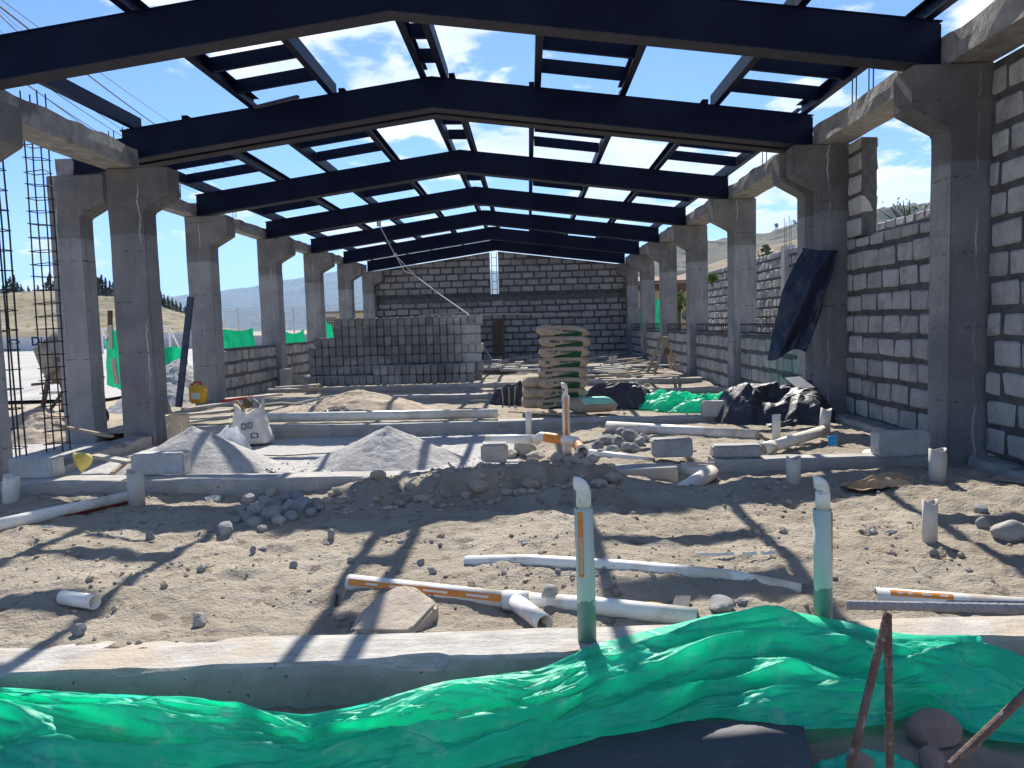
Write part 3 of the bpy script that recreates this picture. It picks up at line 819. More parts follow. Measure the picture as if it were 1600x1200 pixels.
# pier of blocks beside the second right column
block_wall('narrow stack of mortared blocks rising beside the column to the beam', (WX, YS[2]-.55, 0), (0, 1, 0), (1, 0, 0), .36, 2.08, 3.18, seed=5, name='block_pier', mortar='mortar', bl=.35, stag=0, gap=.03)
LOWN = ['first', 'second', 'third', 'fourth', 'fifth']
for q, (a, c) in enumerate(((20, 3), (3, 4), (4, 5), (5, 6), (6, 7))):
    block_wall(f'{LOWN[q]} low grey block wall along the right side, counted from the hung tarp', (CI+.12, YS[a]+.28, 0), (0, 1, 0), (1, 0, 0), YS[c]-.12-YS[a]-.28, -.08, .92, ch=.245, bl=.29, gap=.046, seed=20+q, group='low block walls between columns')
    if q: block_wall(f'{LOWN[q-1]} low grey block wall along the left side, counted from the leaning pole', (LIR-.10, YS[a]+.28, 0), (0, 1, 0), (-1, 0, 0), YS[c]-.12-YS[a]-.28, -.08, .92, ch=.245, bl=.29, gap=.046, seed=30+q, group='low block walls between columns')
GX0, GX1 = -5.78, 3.66
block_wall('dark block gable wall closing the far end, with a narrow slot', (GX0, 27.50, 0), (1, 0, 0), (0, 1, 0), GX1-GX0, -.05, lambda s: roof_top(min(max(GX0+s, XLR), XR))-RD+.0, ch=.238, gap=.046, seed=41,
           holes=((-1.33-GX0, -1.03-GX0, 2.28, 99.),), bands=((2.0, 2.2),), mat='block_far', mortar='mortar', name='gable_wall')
b = MB(); b.box(GX0+.01, GX1-.01, 27.494, 27.70, 2.005, 2.19); b.build('tie_beam', M['mortar_light'], [o for o in bpy.data.objects if o.name == 'gable_wall'][0])
# perimeter wall beyond the right side
block_wall('grey block boundary wall outside, beyond the right columns', (6.45, 11., 0), (0, 1, 0), (1, 0, 0), 17.5, -.3, 2.86, ch=.25, bl=.30, gap=.045, seed=42, mortar='mortar_light', name='boundary_wall')
b = MB(); b.box(6.36, 6.62, 19.3, 19.6, -.3, 2.95); tag(b.build('wall_post', M['concrete'], bevel=.012), 'concrete post set in the outside boundary wall', 'post')
for i in range(4):
    b = MB(); x, y = 6.42+.12*(i % 2), 19.36+.14*(i//2); b.tube([(x, y, 2.9), (x, y, 3.5+.06*i)], .007, 5)
    tag(b.build('starter_bar', M['rebar']), 'rebar end standing on the boundary wall post', 'rebar', 'rebar ends on the boundary wall post')


# ------------------------------------------------------------------ footings
def footing(label, P, mat='footing', name='footing_beam', z0=-.45, seed=1, amp=.012, group='concrete footing beams'):
    """P: list of (front xy, back xy, z)"""
    b = MB(); R = []
    D = []
    for (a, c) in zip(P[:-1], P[1:]):
        n = max(2, int((Vector(c[0])-Vector(a[0])).length/.05))
        for i in range(n): D.append([np.array(a[q])+(np.array(c[q])-np.array(a[q]))*i/n for q in range(3)])
    D.append([np.array(P[-1][q]) for q in range(3)])
    for i, (f, k, z) in enumerate(D):
        s = i*.05; z = float(z)
        e = amp*float(fbm(s*5, 1., 0, seed, 3)); e2 = amp*float(fbm(s*5, 9., 0, seed+1, 3)); tz = amp*.6*float(fbm(s*3, 4., 0, seed+2, 3))
        d = (k-f)/np.linalg.norm(k-f)
        row = []
        chip = max(0, float(fbm(s*2.2, 2., 0, seed+5, 3))-.2)*.15+max(0, float(vn(s*9, 6., 0, seed+6))-.55)*.05
        for (t, zz) in ((0, z0), (0, z-.05), (.006, z-.012-chip), (.018+chip*.8, z+tz), (.35, z+tz+.004*float(vn(s*9, 3, 0, seed))), (.7, z+tz+.006*float(vn(s*8, 7, 0, seed))), (1, z+tz-.012), (1, z0)):
            w = np.linalg.norm(k-f)
            q = f+d*(t if t < .2 else t*w)+d*((e if t < .3 else e2)*(1 if 0 <= t else 0))
            row.append((q[0], q[1], zz))
        R.append(row)
    A = np.array(R); b.grid(A, wrap=True); n = A.shape[1]
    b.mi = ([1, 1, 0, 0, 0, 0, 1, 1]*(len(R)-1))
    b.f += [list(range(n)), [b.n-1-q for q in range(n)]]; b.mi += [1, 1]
    return tag(b.build(name, [M[mat], M['footing_face']]), label, 'footing', group)


footing('wide near concrete footing beam behind the green sheet', [((x, k1f(x)), (x, k1b(x)), K1Z) for x in (-4.2, -2, 0, 2, 4.2)], seed=2)
footing('left part of the second footing beam, block and stub pipe before it', [((-4.5, 6.26), (-4.5, 6.56), .0), ((-2.2, 6.16), (-2.2, 6.46), 0), ((-.6, 6.2), (-.6, 6.5), -.02), ((.3, 6.2), (.3, 6.5), -.02), ((1.18, 6.2), (1.18, 6.5), .0)], seed=4)
footing('right part of the second footing beam, from the pipe gap to the column', [((1.52, 6.38), (1.52, 6.62), .02), ((2.5, 6.34), (2.5, 6.58), .02), ((3.44, 6.36), (3.44, 6.6), .02)], seed=6)
footing('third footing beam crossing below the cement bags', [((-4.5, 9.5), (-4.5, 9.9), 0), ((-1, 9.45), (-1, 9.8), 0), ((3.4, 9.32), (3.4, 9.68), 0)], seed=8)
footing('footing beam crossing just behind the cement bags', [((-5.3, 12.95), (-5.3, 13.25), .03), ((3.4, 12.9), (3.4, 13.2), .03)], seed=10)
footing('footing beam in front of the long block stack', [((-5.3, 15.25), (-5.3, 15.5), .03), ((-.4, 15.25), (-.4, 15.5), .04), ((3.4, 15.2), (3.4, 15.45), .04)], seed=12)
footing('footing beam farthest back, partly behind the block stack', [((-5.3, 20.1), (-5.3, 20.5), .04), ((3.4, 20.1), (3.4, 20.5), .04)], seed=14)
footing('right side plinth under the nearest high wall', [((3.62, 2.4), (3.95, 2.4), .0), ((3.62, 6.40), (3.95, 6.4), .0)], seed=16, mat='edge_concrete')
footing('right side plinth between the two nearest columns', [((3.56, 6.8), (3.95, 6.8), .03), ((3.56, 9.22), (3.95, 9.22), .03)], seed=18, mat='edge_concrete')
footing('left side plinth between the two nearest left columns', [((-4.64, 6.78), (-4.94, 6.78), -.04), ((-4.64, 9.2), (-4.94, 9.2), -.02)], seed=20, mat='edge_concrete')


# ------------------------------------------------------------------ stones
def rock_mesh(seed, sub=3, sharp=.35, flat=1.0, planes=9):
    rng = np.random.default_rng(seed)
    bm = bmesh.new(); bmesh.ops.create_icosphere(bm, subdivisions=sub, radius=1)
    v = np.array([x.co[:] for x in bm.verts])
    for _ in range(planes):
        nrm = rng.normal(size=3); nrm /= np.linalg.norm(nrm); d = rng.uniform(.62, .9)
        k = v@nrm; ex = np.maximum(k-d, 0); v = v-ex[:, None]*nrm*.9
    v = v*(1+.10*fbm(v[:, 0]*1.7+seed, v[:, 1]*1.7, v[:, 2]*1.7, seed, 3)[:, None]+.03*fbm(v[:, 0]*6, v[:, 1]*6+seed, v[:, 2]*6, seed, 2)[:, None])
    f = [[q.index for q in p.verts] for p in bm.faces]; bm.free(); return v, f


def rock(p, size, label, mat='stone', seed=1, group=None, name='stone', sink=.25, rz=None, planes=9, sub=3):
    v, f = rock_mesh(seed, sub, planes=planes)
    rz = seed*1.7 if rz is None else rz
    c, s = math.cos(rz), math.sin(rz)
    v = v*np.array(size)/2; v = np.stack([v[:, 0]*c-v[:, 1]*s, v[:, 0]*s+v[:, 1]*c, v[:, 2]], 1)
    v[:, 2] += size[2]/2*(1-2*sink)
    b = MB(); b.add(v+np.array(p), f)
    return tag(b.build(name, M[mat], loc=tuple(p), smooth=planes < 6), label, 'stone', group)


def g(x, y, z0=-.08):
    """pixel to sand surface"""
    z = z0
    for _ in range(3):
        p = at(x, y, z=z); z = fz(p.x, p.y) if p.y < 9.6 else -.04
    p = at(x, y, z=z); return p


# big pyramid stone leaning on the near footing
def big_stone():
    G = at(642, 986, z=-.14); A = at(545, 986, z=-.14); y = G.y
    top = [at(686, 941, Y=y+.20), at(651, 917, Y=y+.34), at(626, 911, Y=y+.36), at(590, 930, Y=y+.30), at(556, 962, Y=y+.15)]
    pts = [G, A]+top+[Vector((p.x, p.y+.02, -.25)) for p in top]+[Vector((G.x, G.y, -.25)), Vector((A.x, A.y, -.25)), Vector((top[2].x, y+.55, -.25))]
    bm = bmesh.new()
    for p in pts: bm.verts.new(p)
    bmesh.ops.convex_hull(bm, input=bm.verts)
    bm.verts.ensure_lookup_table(); bm.verts.index_update()
    bmesh.ops.delete(bm, geom=[v for v in bm.verts if not v.link_faces], context='VERTS')
    bmesh.ops.bevel(bm, geom=bm.edges[:], offset=.012, segments=2, affect='EDGES')
    bmesh.ops.triangulate(bm, faces=bm.faces)
    bmesh.ops.subdivide_edges(bm, edges=bm.edges[:], cuts=2, use_grid_fill=True)
    bm.verts.index_update()
    v = np.array([x.co[:] for x in bm.verts]); v += .006*np.stack([fbm(v[:, 0]*14, v[:, 1]*14, v[:, 2]*14, s, 3) for s in (1, 2, 3)], 1)
    b = MB(); b.add(v, [[q.index for q in p.verts] for p in bm.faces]); bm.free()
    tag(b.build('boulder', M['stone_tan'], smooth=False), 'large pointed tan boulder leaning behind the near footing', 'stone')


big_stone()
i = 0
for x, y, w in [(352, 826, 30), (385, 808, 26), (400, 796, 30), (427, 800, 34), (430, 786, 26), (452, 792, 30), (472, 790, 36), (446, 778, 26), (412, 782, 22), (376, 797, 20),
                (398, 815, 22), (410, 826, 18), (455, 806, 22), (486, 800, 20), (425, 768, 22), (388, 778, 22), (370, 812, 16), (436, 812, 22), (500, 792, 16), (464, 776, 20)]:
    p = g(x, y+w*.25); s = 1.25*w/1200*p.y; i += 1
    rock(p, (s, s*.8, s*.72), 'rounded grey stone in the heap before the second footing, left', 'stone_grey' if i % 3 else 'stone', 100+i, 'heap of stones before the second footing', sub=2, planes=7)
i = 0
for x, y, w in [(932, 697, 24), (948, 688, 28), (966, 690, 26), (985, 684, 30), (1000, 690, 22), (958, 702, 22), (978, 700, 24), (920, 706, 22), (992, 700, 20), (940, 706, 18), (972, 676, 22), (950, 678, 20), (1006, 682, 18), (905, 712, 20), (925, 716, 22), (914, 700, 16)]:
    p = g(x, y+6, -.05); s = w/1200*p.y*1.15; i += 1
    rock(p, (s, s*.8, s*.75), 'broken grey rubble piece in the heap right of the standing pipe', 'stone_grey', 140+i, 'rubble heap right of the standing pipe', sub=2, planes=12, sink=.2)
for x, y, w, h, l, mt, sd in [(820, 702, 42, 24, 'smooth round stone between the grey block and the orange elbow pipe', 'stone', 1), (800, 710, 26, 14, 'small tan stone just right of the broken grey block', 'stone', 2),
                              (836, 712, 34, 13, 'flat pale stone below the orange elbow pipe', 'stone', 3), (858, 926, 40, 28, 'smooth oval stone left of the near standing pipe', 'stone', 4),
                              (1576, 830, 52, 32, 'big rounded stone by the right picture edge on sand', 'stone', 5), (1532, 796, 26, 14, 'small dark stone above the big rounded one at right', 'stone_grey', 6),
                              (1535, 818, 22, 18, 'dark lump of stone just left of the big rounded one', 'stone_grey', 7), (312, 970, 30, 24, 'lone angular stone on the sand, front left', 'stone', 8),
                              (235, 838, 15, 14, 'small pale pointed stone on the sand left of the stone heap', 'stone_grey', 9), (518, 834, 16, 14, 'small dark stone on sand right of the stone heap', 'stone_grey', 10),
                              (458, 883, 15, 12, 'little dark stone on the sand, middle left', 'stone_grey', 11), (548, 875, 13, 9, 'tiny brown stone on sand near the pipe shadow', 'stone_grey', 12),
                              (658, 878, 15, 11, 'tiny dark stone on sand between two shadow lines', 'stone_grey', 13), (677, 892, 16, 11, 'dark flat stone on sand just left of the long half-buried pipe', 'stone_grey', 14),
                              (396, 860, 12, 12, 'dark little stone left of centre on the sand', 'stone_grey', 15), (948, 920, 22, 14, 'small grey stone behind the near standing pipe', 'stone_grey', 16),
                              (1125, 943, 60, 18, 'dark flat lump of concrete behind the green sheet', 'stone_grey', 17), (1160, 940, 20, 12, 'little grey lump right of the flat concrete lump', 'stone_grey', 18),
                              (930, 636, 0, 0, '', '', 0), (978, 622, 34, 18, 'brown clod of earth beside the fallen cement bag', 'stone_red', 20), (1018, 628, 16, 9, 'small dark clod on sand before the green heap', 'stone_grey', 21),
                              (124, 985, 26, 20, 'dark angular lump behind the near footing, left', 'stone_grey', 22), (1540, 810, 14, 10, '', '', 0)]:
    if not l: continue
    p = g(x, y+h*.35); k = p.y/1200
    rock(p, (w*k, w*k*.75, h*k*1.25), l, mt, 200+sd, sink=.22, planes=4 if 'smooth' in l or 'rounded' in l else 10)

for x, y, w, h, l, mt, sd in [(1458, 1142, 84, 52, 'large reddish stone under the edge of the green sheet', 'stone_red', 31), (1456, 1190, 48, 40, 'round stone below the large reddish one, bottom right', 'stone_red', 32), (1345, 1195, 50, 40, 'stone behind the rebar legs at the bottom', 'stone_red', 33)]:
    z = -.2
    for _ in range(4):
        p = at(x, y+h*.3, z=z); z = fz(p.x, p.y)
    k = p.y/1200; rock(p, (w*k, w*k*.8, h*k*1.2), l, mt, 200+sd, sink=.2, planes=6)

# small clods and pebbles lying all over the sand
def pebbles():
    b = MB(); rng = np.random.default_rng(5)
    base = [rock_mesh(300+k, 1, planes=5) for k in range(6)]
    cl = [(rng.uniform(-3.6, 3.4), rng.uniform(3.15, 6.1)) for _ in range(34)]
    n = 0
    while n < 2200:
        if rng.random() < .55:
            c = cl[rng.integers(len(cl))]; x, y = c[0]+rng.normal()*.16, c[1]+rng.normal()*.10
        else: x, y = rng.uniform(-4, 3.6), rng.uniform(3.05, 6.2)
        if not (3.02 < y < 6.3): continue
        s = min(.004+rng.exponential(.0055), .030)
        v, f = base[rng.integers(6)]
        a = rng.uniform(0, 6.28); ca, sa = math.cos(a), math.sin(a)
        v = v*np.array([1, rng.uniform(.6, 1), rng.uniform(.45, .8)])*s; v = np.stack([v[:, 0]*ca-v[:, 1]*sa, v[:, 0]*sa+v[:, 1]*ca, v[:, 2]], 1)
        b.add(v+np.array([x, y, fz(x, y)+s*.2]), f, int(rng.random() < .35)); n += 1
    for _ in range(260):
        x, y = rng.uniform(-1.0, 3.4), rng.uniform(6.7, 12.5)
        s = min(.006+rng.exponential(.01), .05); v, f = base[rng.integers(6)]
        z = fz(x, y) if y < 9.3 else -.04
        b.add(v*s*np.array([1, .8, .6])+np.array([x, y, z+s*.2]), f, int(rng.random() < .6))
    for _ in range(260):
        k = rng.integers(2); cx, cy = ((-3.25, 7.3), (-1.4, 7.55))[k]
        a = rng.uniform(0, 6.28); r = .62+abs(rng.normal())*.22; x, y = cx+r*math.cos(a), cy+r*.8*math.sin(a)
        if not 6.62 < y < 9.3: continue
        s = rng.uniform(.004, .014); v, f = base[rng.integers(6)]
        b.add(v*s+np.array([x, y, fz(x, y)+s*.3]), f, 2)
    for _ in range(110):
        x = rng.uniform(-1.6, .75); y = 5.66+.2*float(fbm(x*1.7, 0., 0, 71, 3))+rng.normal()*.16
        s = min(.02+rng.exponential(.018), .08); v, f = rock_mesh(340+int(rng.integers(8)), 2, planes=9)
        b.add(v*np.array([1, .8, .7])*s+np.array([x, y, fz(x, y)+s*.25]), f, 0)
    struct(b.build('pebbles', [M['sand_lump'], M['stone_grey'], M['gravel']], loc=(0, 5, 0)), 'stuff')


pebbles()


# ------------------------------------------------------------------ heaps
def heap(label, c, r, h, mat, seed, zb, name='heap', sq=(1, 1), pw=1.0, rough=.02, cat='heap', slump=0.):
    nr, na = 60, 120; R = np.linspace(0, 1.25, nr)[:, None]; A = np.linspace(0, 2*np.pi, na, endpoint=False)[None]
    rr = R*(1+.13*fbm(np.cos(A)*1.3, np.sin(A)*1.3, 0, seed, 3))
    X = c[0]+rr*np.cos(A)*r*sq[0]; Y = c[1]+rr*np.sin(A)*r*sq[1]
    Z = zb+h*np.maximum(0, 1-R**pw)*(1-.0*A)-(R > 1)*(R-1)*.3
    Z = Z+rough*fbm(X*5, Y*5, 0, seed+3, 4)*np.minimum(1, R*6)+rough*.5*fbm(X*18, Y*18, 0, seed+4, 3)
    if slump: Z = Z-slump*np.maximum(0, fbm(X*3, Y*3, 0, seed+9, 2))
    b = MB(); b.grid(np.stack([X, Y, Z], -1), wrap=True)
    return tag(b.build(name, M[mat], loc=(c[0], c[1], zb), smooth=True), label, cat)


a1 = at(300, 668, Y=7.45)
heap('grey gravel cone on the left behind the loose block, crossed by a shadow', (a1.x, 7.45), .78, a1.z+.17, 'gravel', 1, -.15, 'gravel_pile', (1.0, .85), rough=.014)
a2 = at(598, 667, Y=7.75)
heap('grey gravel cone in the middle of the second bay, pointed top', (a2.x+.05, 7.75), .78, a2.z+.17, 'gravel', 2, -.16, 'gravel_pile', (1.0, .8), rough=.02)
a3 = at(560, 610, Y=11.7)
heap('low brown sand pile behind the long white pipe with a hose on it', (a3.x, 11.6), 1.25, .34, 'sand_lump', 3, -.06, 'sand_pile', (1.0, .75), rough=.03, slump=.06)
a4 = at(55, 640, Y=10.5)
heap('sand pile outside on the left by the rebar cage', (a4.x, 10.6), 1.0, .55, 'sand_lump', 4, -.3, 'sand_pile', (1.2, 1.), rough=.05)
a5 = at(268, 585, Y=15.)
heap('pale gravel heap outside between the dark column and leaning pole', (a5.x, 15.3), 1.5, 1.0, 'gravel', 5, -.3, 'gravel_pile', (1., 1.), rough=.05)


# ------------------------------------------------------------------ loose blocks
def loose_block(p, rz, label, size=(.40, .16, .19), tilt=0., seed=1, mat='concrete', group=None):
    rng = np.random.default_rng(seed)
    bm = bmesh.new(); bmesh.ops.create_cube(bm, size=1)
    for v in bm.verts: v.co = Vector((v.co.x*size[0], v.co.y*size[1], (v.co.z+.5)*size[2]))+Vector(rng.uniform(-.006, .006, 3))
    bmesh.ops.bevel(bm, geom=bm.edges[:], offset=.014, segments=2, affect='EDGES')
    bmesh.ops.subdivide_edges(bm, edges=[e for e in bm.edges if e.calc_length() > .08], cuts=5, use_grid_fill=True)
    bm.verts.index_update(); v = np.array([x.co[:] for x in bm.verts]); k = v*24+seed*7
    d = np.stack([fbm(k[:, 0], k[:, 1], k[:, 2], seed+s, 3) for s in range(3)], 1)
    v = v+d*.005
    chip = np.maximum(0, fbm(v[:, 0]*9+seed, v[:, 1]*9, v[:, 2]*9, seed+7, 2)-.35)
    v = v*(1-chip[:, None]*.12*np.array([1, 1, .3]))
    b = MB(); b.add(v, [[q.index for q in f.verts] for f in bm.faces]); bm.free()
    o = b.build('concrete_block', M[mat], loc=(0, 0, 0)); o.location = p; o.rotation_euler = (0, tilt, rz)
    return tag(o, label, 'block', group)


def pxblock(x0, x1, yb, yt, label, z=None, **kw):
    p = at((x0+x1)/2, yb, z=0.) if z is None else at((x0+x1)/2, yb, z=z)
    k = p.y/1200; w = (x1-x0)*k; h = (yb-yt)*k
    return loose_block((p.x, p.y+.08, p.z), kw.pop('rz', 0.), label, (w*kw.pop('wf', .96), .17, h*.9), **kw)


pxblock(8, 90, 748, 712, 'grey concrete block at the left end of the second footing beam', seed=1, rz=-.1)
pxblock(203, 290, 742, 704, 'grey concrete block on the second footing beam in front of the gravel cone', seed=2, rz=.03)
pxblock(751, 794, 722, 690, 'broken dark grey block half left of the orange elbow pipe', seed=3, z=.03, mat='block')
pxblock(1019, 1085, 716, 683, 'rough dark grey block standing right of the rubble heap', seed=4, z=.0, mat='block', rz=-.05)
pxblock(1114, 1193, 716, 693, 'flat grey block lying above the pipe gap', seed=5, z=.02, mat='block', rz=-.05)
pxblock(1371, 1456, 713, 672, 'large grey block on the second footing beam by the right column', seed=6, z=.02, rz=.06)
pxblock(1098, 1156, 652, 624, 'grey block on the third footing beam at the edge of the dark sheeting', seed=7, z=0., rz=-.08)
pxblock(437, 455, 604, 573, 'upright block standing left of the long block stack', seed=8, z=0.)
pxblock(952, 965, 566, 556, 'small block among the planks by the far right corner', seed=9, z=.02)
pxblock(455, 482, 600, 584, 'block lying at the left foot of the long block stack', seed=10, z=0.)

# the long stack: every block lies with its end to the camera
LBL_S = 'grey block laid end-on in the long stack before the far wall'
protos = []
for s in range(5):
    rng = np.random.default_rng(60+s); b = MB()
    block_geo(b, -.069, .069, 0, .192, 0, .40, (0, 0, 0), (1, 0, 0), (0, 1, 0), rng, .006)
    o = b.build('stacked_block', M['block_stack'], loc=(0, 0, 0)); protos.append([o, False])


def stack_at(x, y, z, rz=0., lab=LBL_S):
    k = int(RNG.integers(5)); o, used = protos[k]
    if used: o = copy_obj(o)
    protos[k][1] = True
    o.location = (x, y, z); o.rotation_euler = (0, 0, rz); tag(o, lab, 'block', 'blocks of the long stack')


SXR = -1.42; SY = 16.05
for r, xp in enumerate((476, 480, 480, 487, 490, 520, 526)):
    x = SXR-.075; xl = at(xp, 560, Y=SY).x
    while x > xl:
        stack_at(x+RNG.uniform(-.004, .004), SY+RNG.uniform(-.015, .015), .03+r*.199, RNG.uniform(-.012, .012)); x -= .147
    if r in (0, 2, 4, 5): stack_at(SXR+.005, SY+.08, .03+r*.199, -math.pi/2, 'grey block turned lengthwise at the right end of the long stack')
    else:
        for q in range(3): stack_at(SXR+.075+q*.147, SY, .03+r*.199)
xl, xm = at(476, 585, Y=15.6).x, at(580, 585, Y=15.6).x; x = SXR+.2
while x > xl:
    for r in range(2 if x > xm else 1):
        stack_at(x, 15.60+RNG.uniform(-.02, .02), .03+r*.199, RNG.uniform(-.012, .012), 'grey block in the lower front row of the long stack')
    x -= .147


# ------------------------------------------------------------------ cement bags
def bag_geo(b, L, Wd, T, seed, mi_fn=None, sag=0.):
    n = 18; bm = bmesh.new(); bmesh.ops.create_cube(bm, size=2); bmesh.ops.subdivide_edges(bm, edges=bm.edges[:], cuts=n, use_grid_fill=True)
    bm.verts.index_update(); v = np.array([x.co[:] for x in bm.verts]); f = [[q.index for q in p.verts] for p in bm.faces]; bm.free()
    x, y, z = v.T
    th = (1-.50*np.abs(x)**8)*(1-.30*np.abs(y)**6)
    px = x*(1-.04*np.abs(z)**2-.03*y**4); py = y*(1-.05*x**6-.05*z**2)
    w = .06*fbm(x*2+seed, y*2, z*.4, seed, 3)+.03*fbm(x*6+seed, y*6, z, seed+1, 2)*(1-.3*np.abs(x))
    V = np.stack([px*L/2, py*Wd/2, z*th*T/2+w*T*.5*np.where(z > 0, 1, .35)-sag*x*x*T*.4], 1)
    V[:, 0] += .01*vn(y*3, z*2, 0, seed+4); V[:, 1] += .008*vn(x*4, z*2, 0, seed+5)
    b.add(V, f); return V, f


def cement_bag(loc, rz, label, seed, group, L=.66, Wd=.40, T=.168, ends=False, tilt=0., mint=False):
    t = thing('cement_bag', label, 'cement bag', (0, 0, 0), group)
    b = MB(); V, f = bag_geo(b, L, Wd, T, seed, sag=.1)
    fc = np.array([V[q].mean(0) for q in f])
    if mint: m_ = (fc[:, 2] > T*.12) & (fc[:, 0] > -.17) & (fc[:, 0] < .28)
    else:
        side = fc[:, 1] < -Wd*.36
        m_ = (side & (fc[:, 2] < T*(-.16+.34*np.clip(fc[:, 0]/L*2, -1, 1))) & (fc[:, 0] > -.16) & (fc[:, 0] < .22)) | ((fc[:, 2] > T*.18) & (fc[:, 0] > -.2) & (fc[:, 0] < -.02) & (fc[:, 1] > -.14+.25*fc[:, 0]) & (fc[:, 1] < .02))
    b.mi = m_.astype(int).tolist()
    b.build('paper_sack', [M['paper'], M['mint' if mint else 'greenprint']], t, smooth=True)
    if not ends and not mint:
        # printed squares and lettering strokes on the long side, lying just proud of the paper
        y = -Wd*.475
        p = MB()
        for (x0, x1, z0, z1) in ((.235, .275, -.035, .03),):
            p.box(x0, x1, y-.016, y-.008, z0, z1)
        p.build('stamp', M['cardboard'], t)
        tx = text_mesh('HOUT', .050, 'printed_letters', M['ink'], t, lambda q: (q[0]-.235, y-.012, q[1]-.018), bold=.004)
        p = MB()
        for k in range(9): p.box(-.045+k*.026, -.030+k*.026, y-.0155, y-.009, -.012, .018)
        p.build('small_print', M['greenprint'], t)
    t.location = loc; t.rotation_euler = (0, tilt, rz)
    return t


def text_mesh(s, size, name, mat, parent, fn, bold=0.):
    cu = bpy.data.curves.new(name, 'FONT'); cu.body = s; cu.size = size; cu.offset = bold
    ob = bpy.data.objects.new('tmp', cu); COL.objects.link(ob)
    dg = bpy.context.evaluated_depsgraph_get(); me = bpy.data.meshes.new_from_object(ob.evaluated_get(dg))
    bpy.data.objects.remove(ob)
    for v in me.vertices: v.co = Vector(fn(v.co))
    me.name = name; me.materials.append(mat)
    o = bpy.data.objects.new(name, me); COL.objects.link(o); o.parent = parent; ORIG[o.name] = ORIG[parent.name] if parent else np.zeros(3)
    return o


bx = at(882, 640, Y=10.45).x
rng = np.random.default_rng(3)
lv = ['lowest', 'second lowest', 'third lowest', 'fourth from the ground', 'fifth from the ground', 'sixth from the ground', 'seventh from the ground', 'topmost']
dxs = [-.04, -.03, .0, .005, .02, .015, .03, .0]
for k in range(8):
    cement_bag((bx+dxs[k], 10.65+rng.uniform(-.04, .04), .025+k*.140+.075), rng.uniform(-.14, .14)+(.10 if k >= 6 else 0), f'brown paper cement bag with green print, {lv[k]} in the tall pile', 400+k, 'bags in the tall cement pile', tilt=.10 if k == 7 else (.05 if k == 6 else 0.), L=.68)
for k in range(3):
    cement_bag((bx-.43+.01*k, 10.85, .03+k*.135+.075), math.pi/2+rng.uniform(-.1, .1), f'brown cement bag end-on, {["bottom", "middle", "top"][k]} of the short pile left of the tall one', 420+k, 'bags in the short cement pile', ends=True, L=.6, Wd=.3, tilt=0 if k < 2 else .12)
fb = at(926, 640, Y=10.15)
cement_bag((fb.x, 10.3, .09), .22, 'fallen cement bag with mint green top lying right of the tall pile', 430, None, mint=True, T=.19, L=.62)

# plank and bar in front of the bags
for pts, lab, w, mt in [(((795, 643, 10.0), (918, 650, 9.72)), 'thin plank lying in front of the cement bags', .05, 'wood'), (((775, 661, 9.6), (912, 655, 9.62)), 'long grey metal bar lying on the third footing beam', .035, 'metal_grey')]:
    a, c = at(*pts[0][:2], Y=pts[0][2]), at(*pts[1][:2], Y=pts[1][2]); b = MB(); b.bar(a, c, w, .02); tag(b.build('plank' if mt == 'wood' else 'metal_bar', M[mt]), lab, 'plank' if mt == 'wood' else 'bar')


# ------------------------------------------------------------------ pipes
def arc(c, r, a0, a1, u, v, n=10):
    return [Vector(c)+Vector(u)*(r*math.cos(a0+(a1-a0)*i/n))+Vector(v)*(r*math.sin(a0+(a1-a0)*i/n)) for i in range(n+1)]


def cyl_patch(b, c, r, th0, th1, z0, z1, n=8):
    P = np.array([[(c[0]+r*math.cos(th0+(th1-th0)*i/n), c[1]+r*math.sin(th0+(th1-th0)*i/n), z) for z in (z0, z1)] for i in range(n+1)])
    return b.grid(P)


def standing_pipe(px, yb, yt, ycol, yel, base, label, side=-1, lab0=-2.35, lab1=-1.75):
    """a sleeve standing on the near footing with an elbow on a thinner riser"""
    p = base; k = p.y/1200
    r = .0385; zs = at(px, yt, Y=p.y).z; zc = at(px, ycol, Y=p.y).z; ze = at(px, yel, Y=p.y).z
    t = thing('standing_pipe', label, 'pipe', (p.x, p.y, p.z-.02))
    b = MB(); b.tube([(p.x, p.y, p.z-.03), (p.x, p.y, (p.z+zs)/2), (p.x-.004, p.y, zs)], r, 32, hollow=.004)
    b.build('sleeve', M['sleeve'], t, smooth=True)
    b = MB(); x = p.x-.002
    b.tube([(x, p.y, zs-.06), (x, p.y, zs+.004)], .0265, 28); b.tube([(x, p.y, zs+.004), (x, p.y, zc-.004), (x, p.y, zc)], [.0305, .0305, .0275], 28)
    rr = .032; R_ = .0275; zq = ze-.0275-rr
    u, v = Vector((side, .25, 0)).normalized(), Vector((0, 0, 1))
    path = [(x, p.y, zc-.01), (x, p.y, zq)]+arc((x+u.x*rr, p.y+u.y*rr, zq), rr, math.pi, math.pi*.45, u, v, 12)
    b.tube(path, R_, 28, hollow=.003); b.build('elbow', M['pvc_white'], t, smooth=True)
    b = MB(); z1, z0 = zs-.01, zs-(zs-p.z)*.50
    cyl_patch(b, (p.x-.002, p.y), r+.0012, lab0, lab1, z0, z1); lb = b.build('printed_label', M['orange'], t, smooth=True)
    b = MB(); m0, m1 = lab0+.2, lab1-.12
    for q in range(2):
        za, zb = z0+.02+q*.075, z0+.085+q*.075
        for (t0, t1, a, c) in ((m0, m0+.05, za, zb), (m1-.05, m1, za, zb), (m0, m1, za-.003, za), (m0, m1, zb, zb+.003)): cyl_patch(b, (p.x-.002, p.y), r+.0022, t0, t1, a, c, 4)
        for s in range(4): cyl_patch(b, (p.x-.002, p.y), r+.0022, m0+.12, m1-.12, za+.008+s*.013, za+.016+s*.013, 4)
    b.build('print_marks', M['printwhite'], lb)
    return t


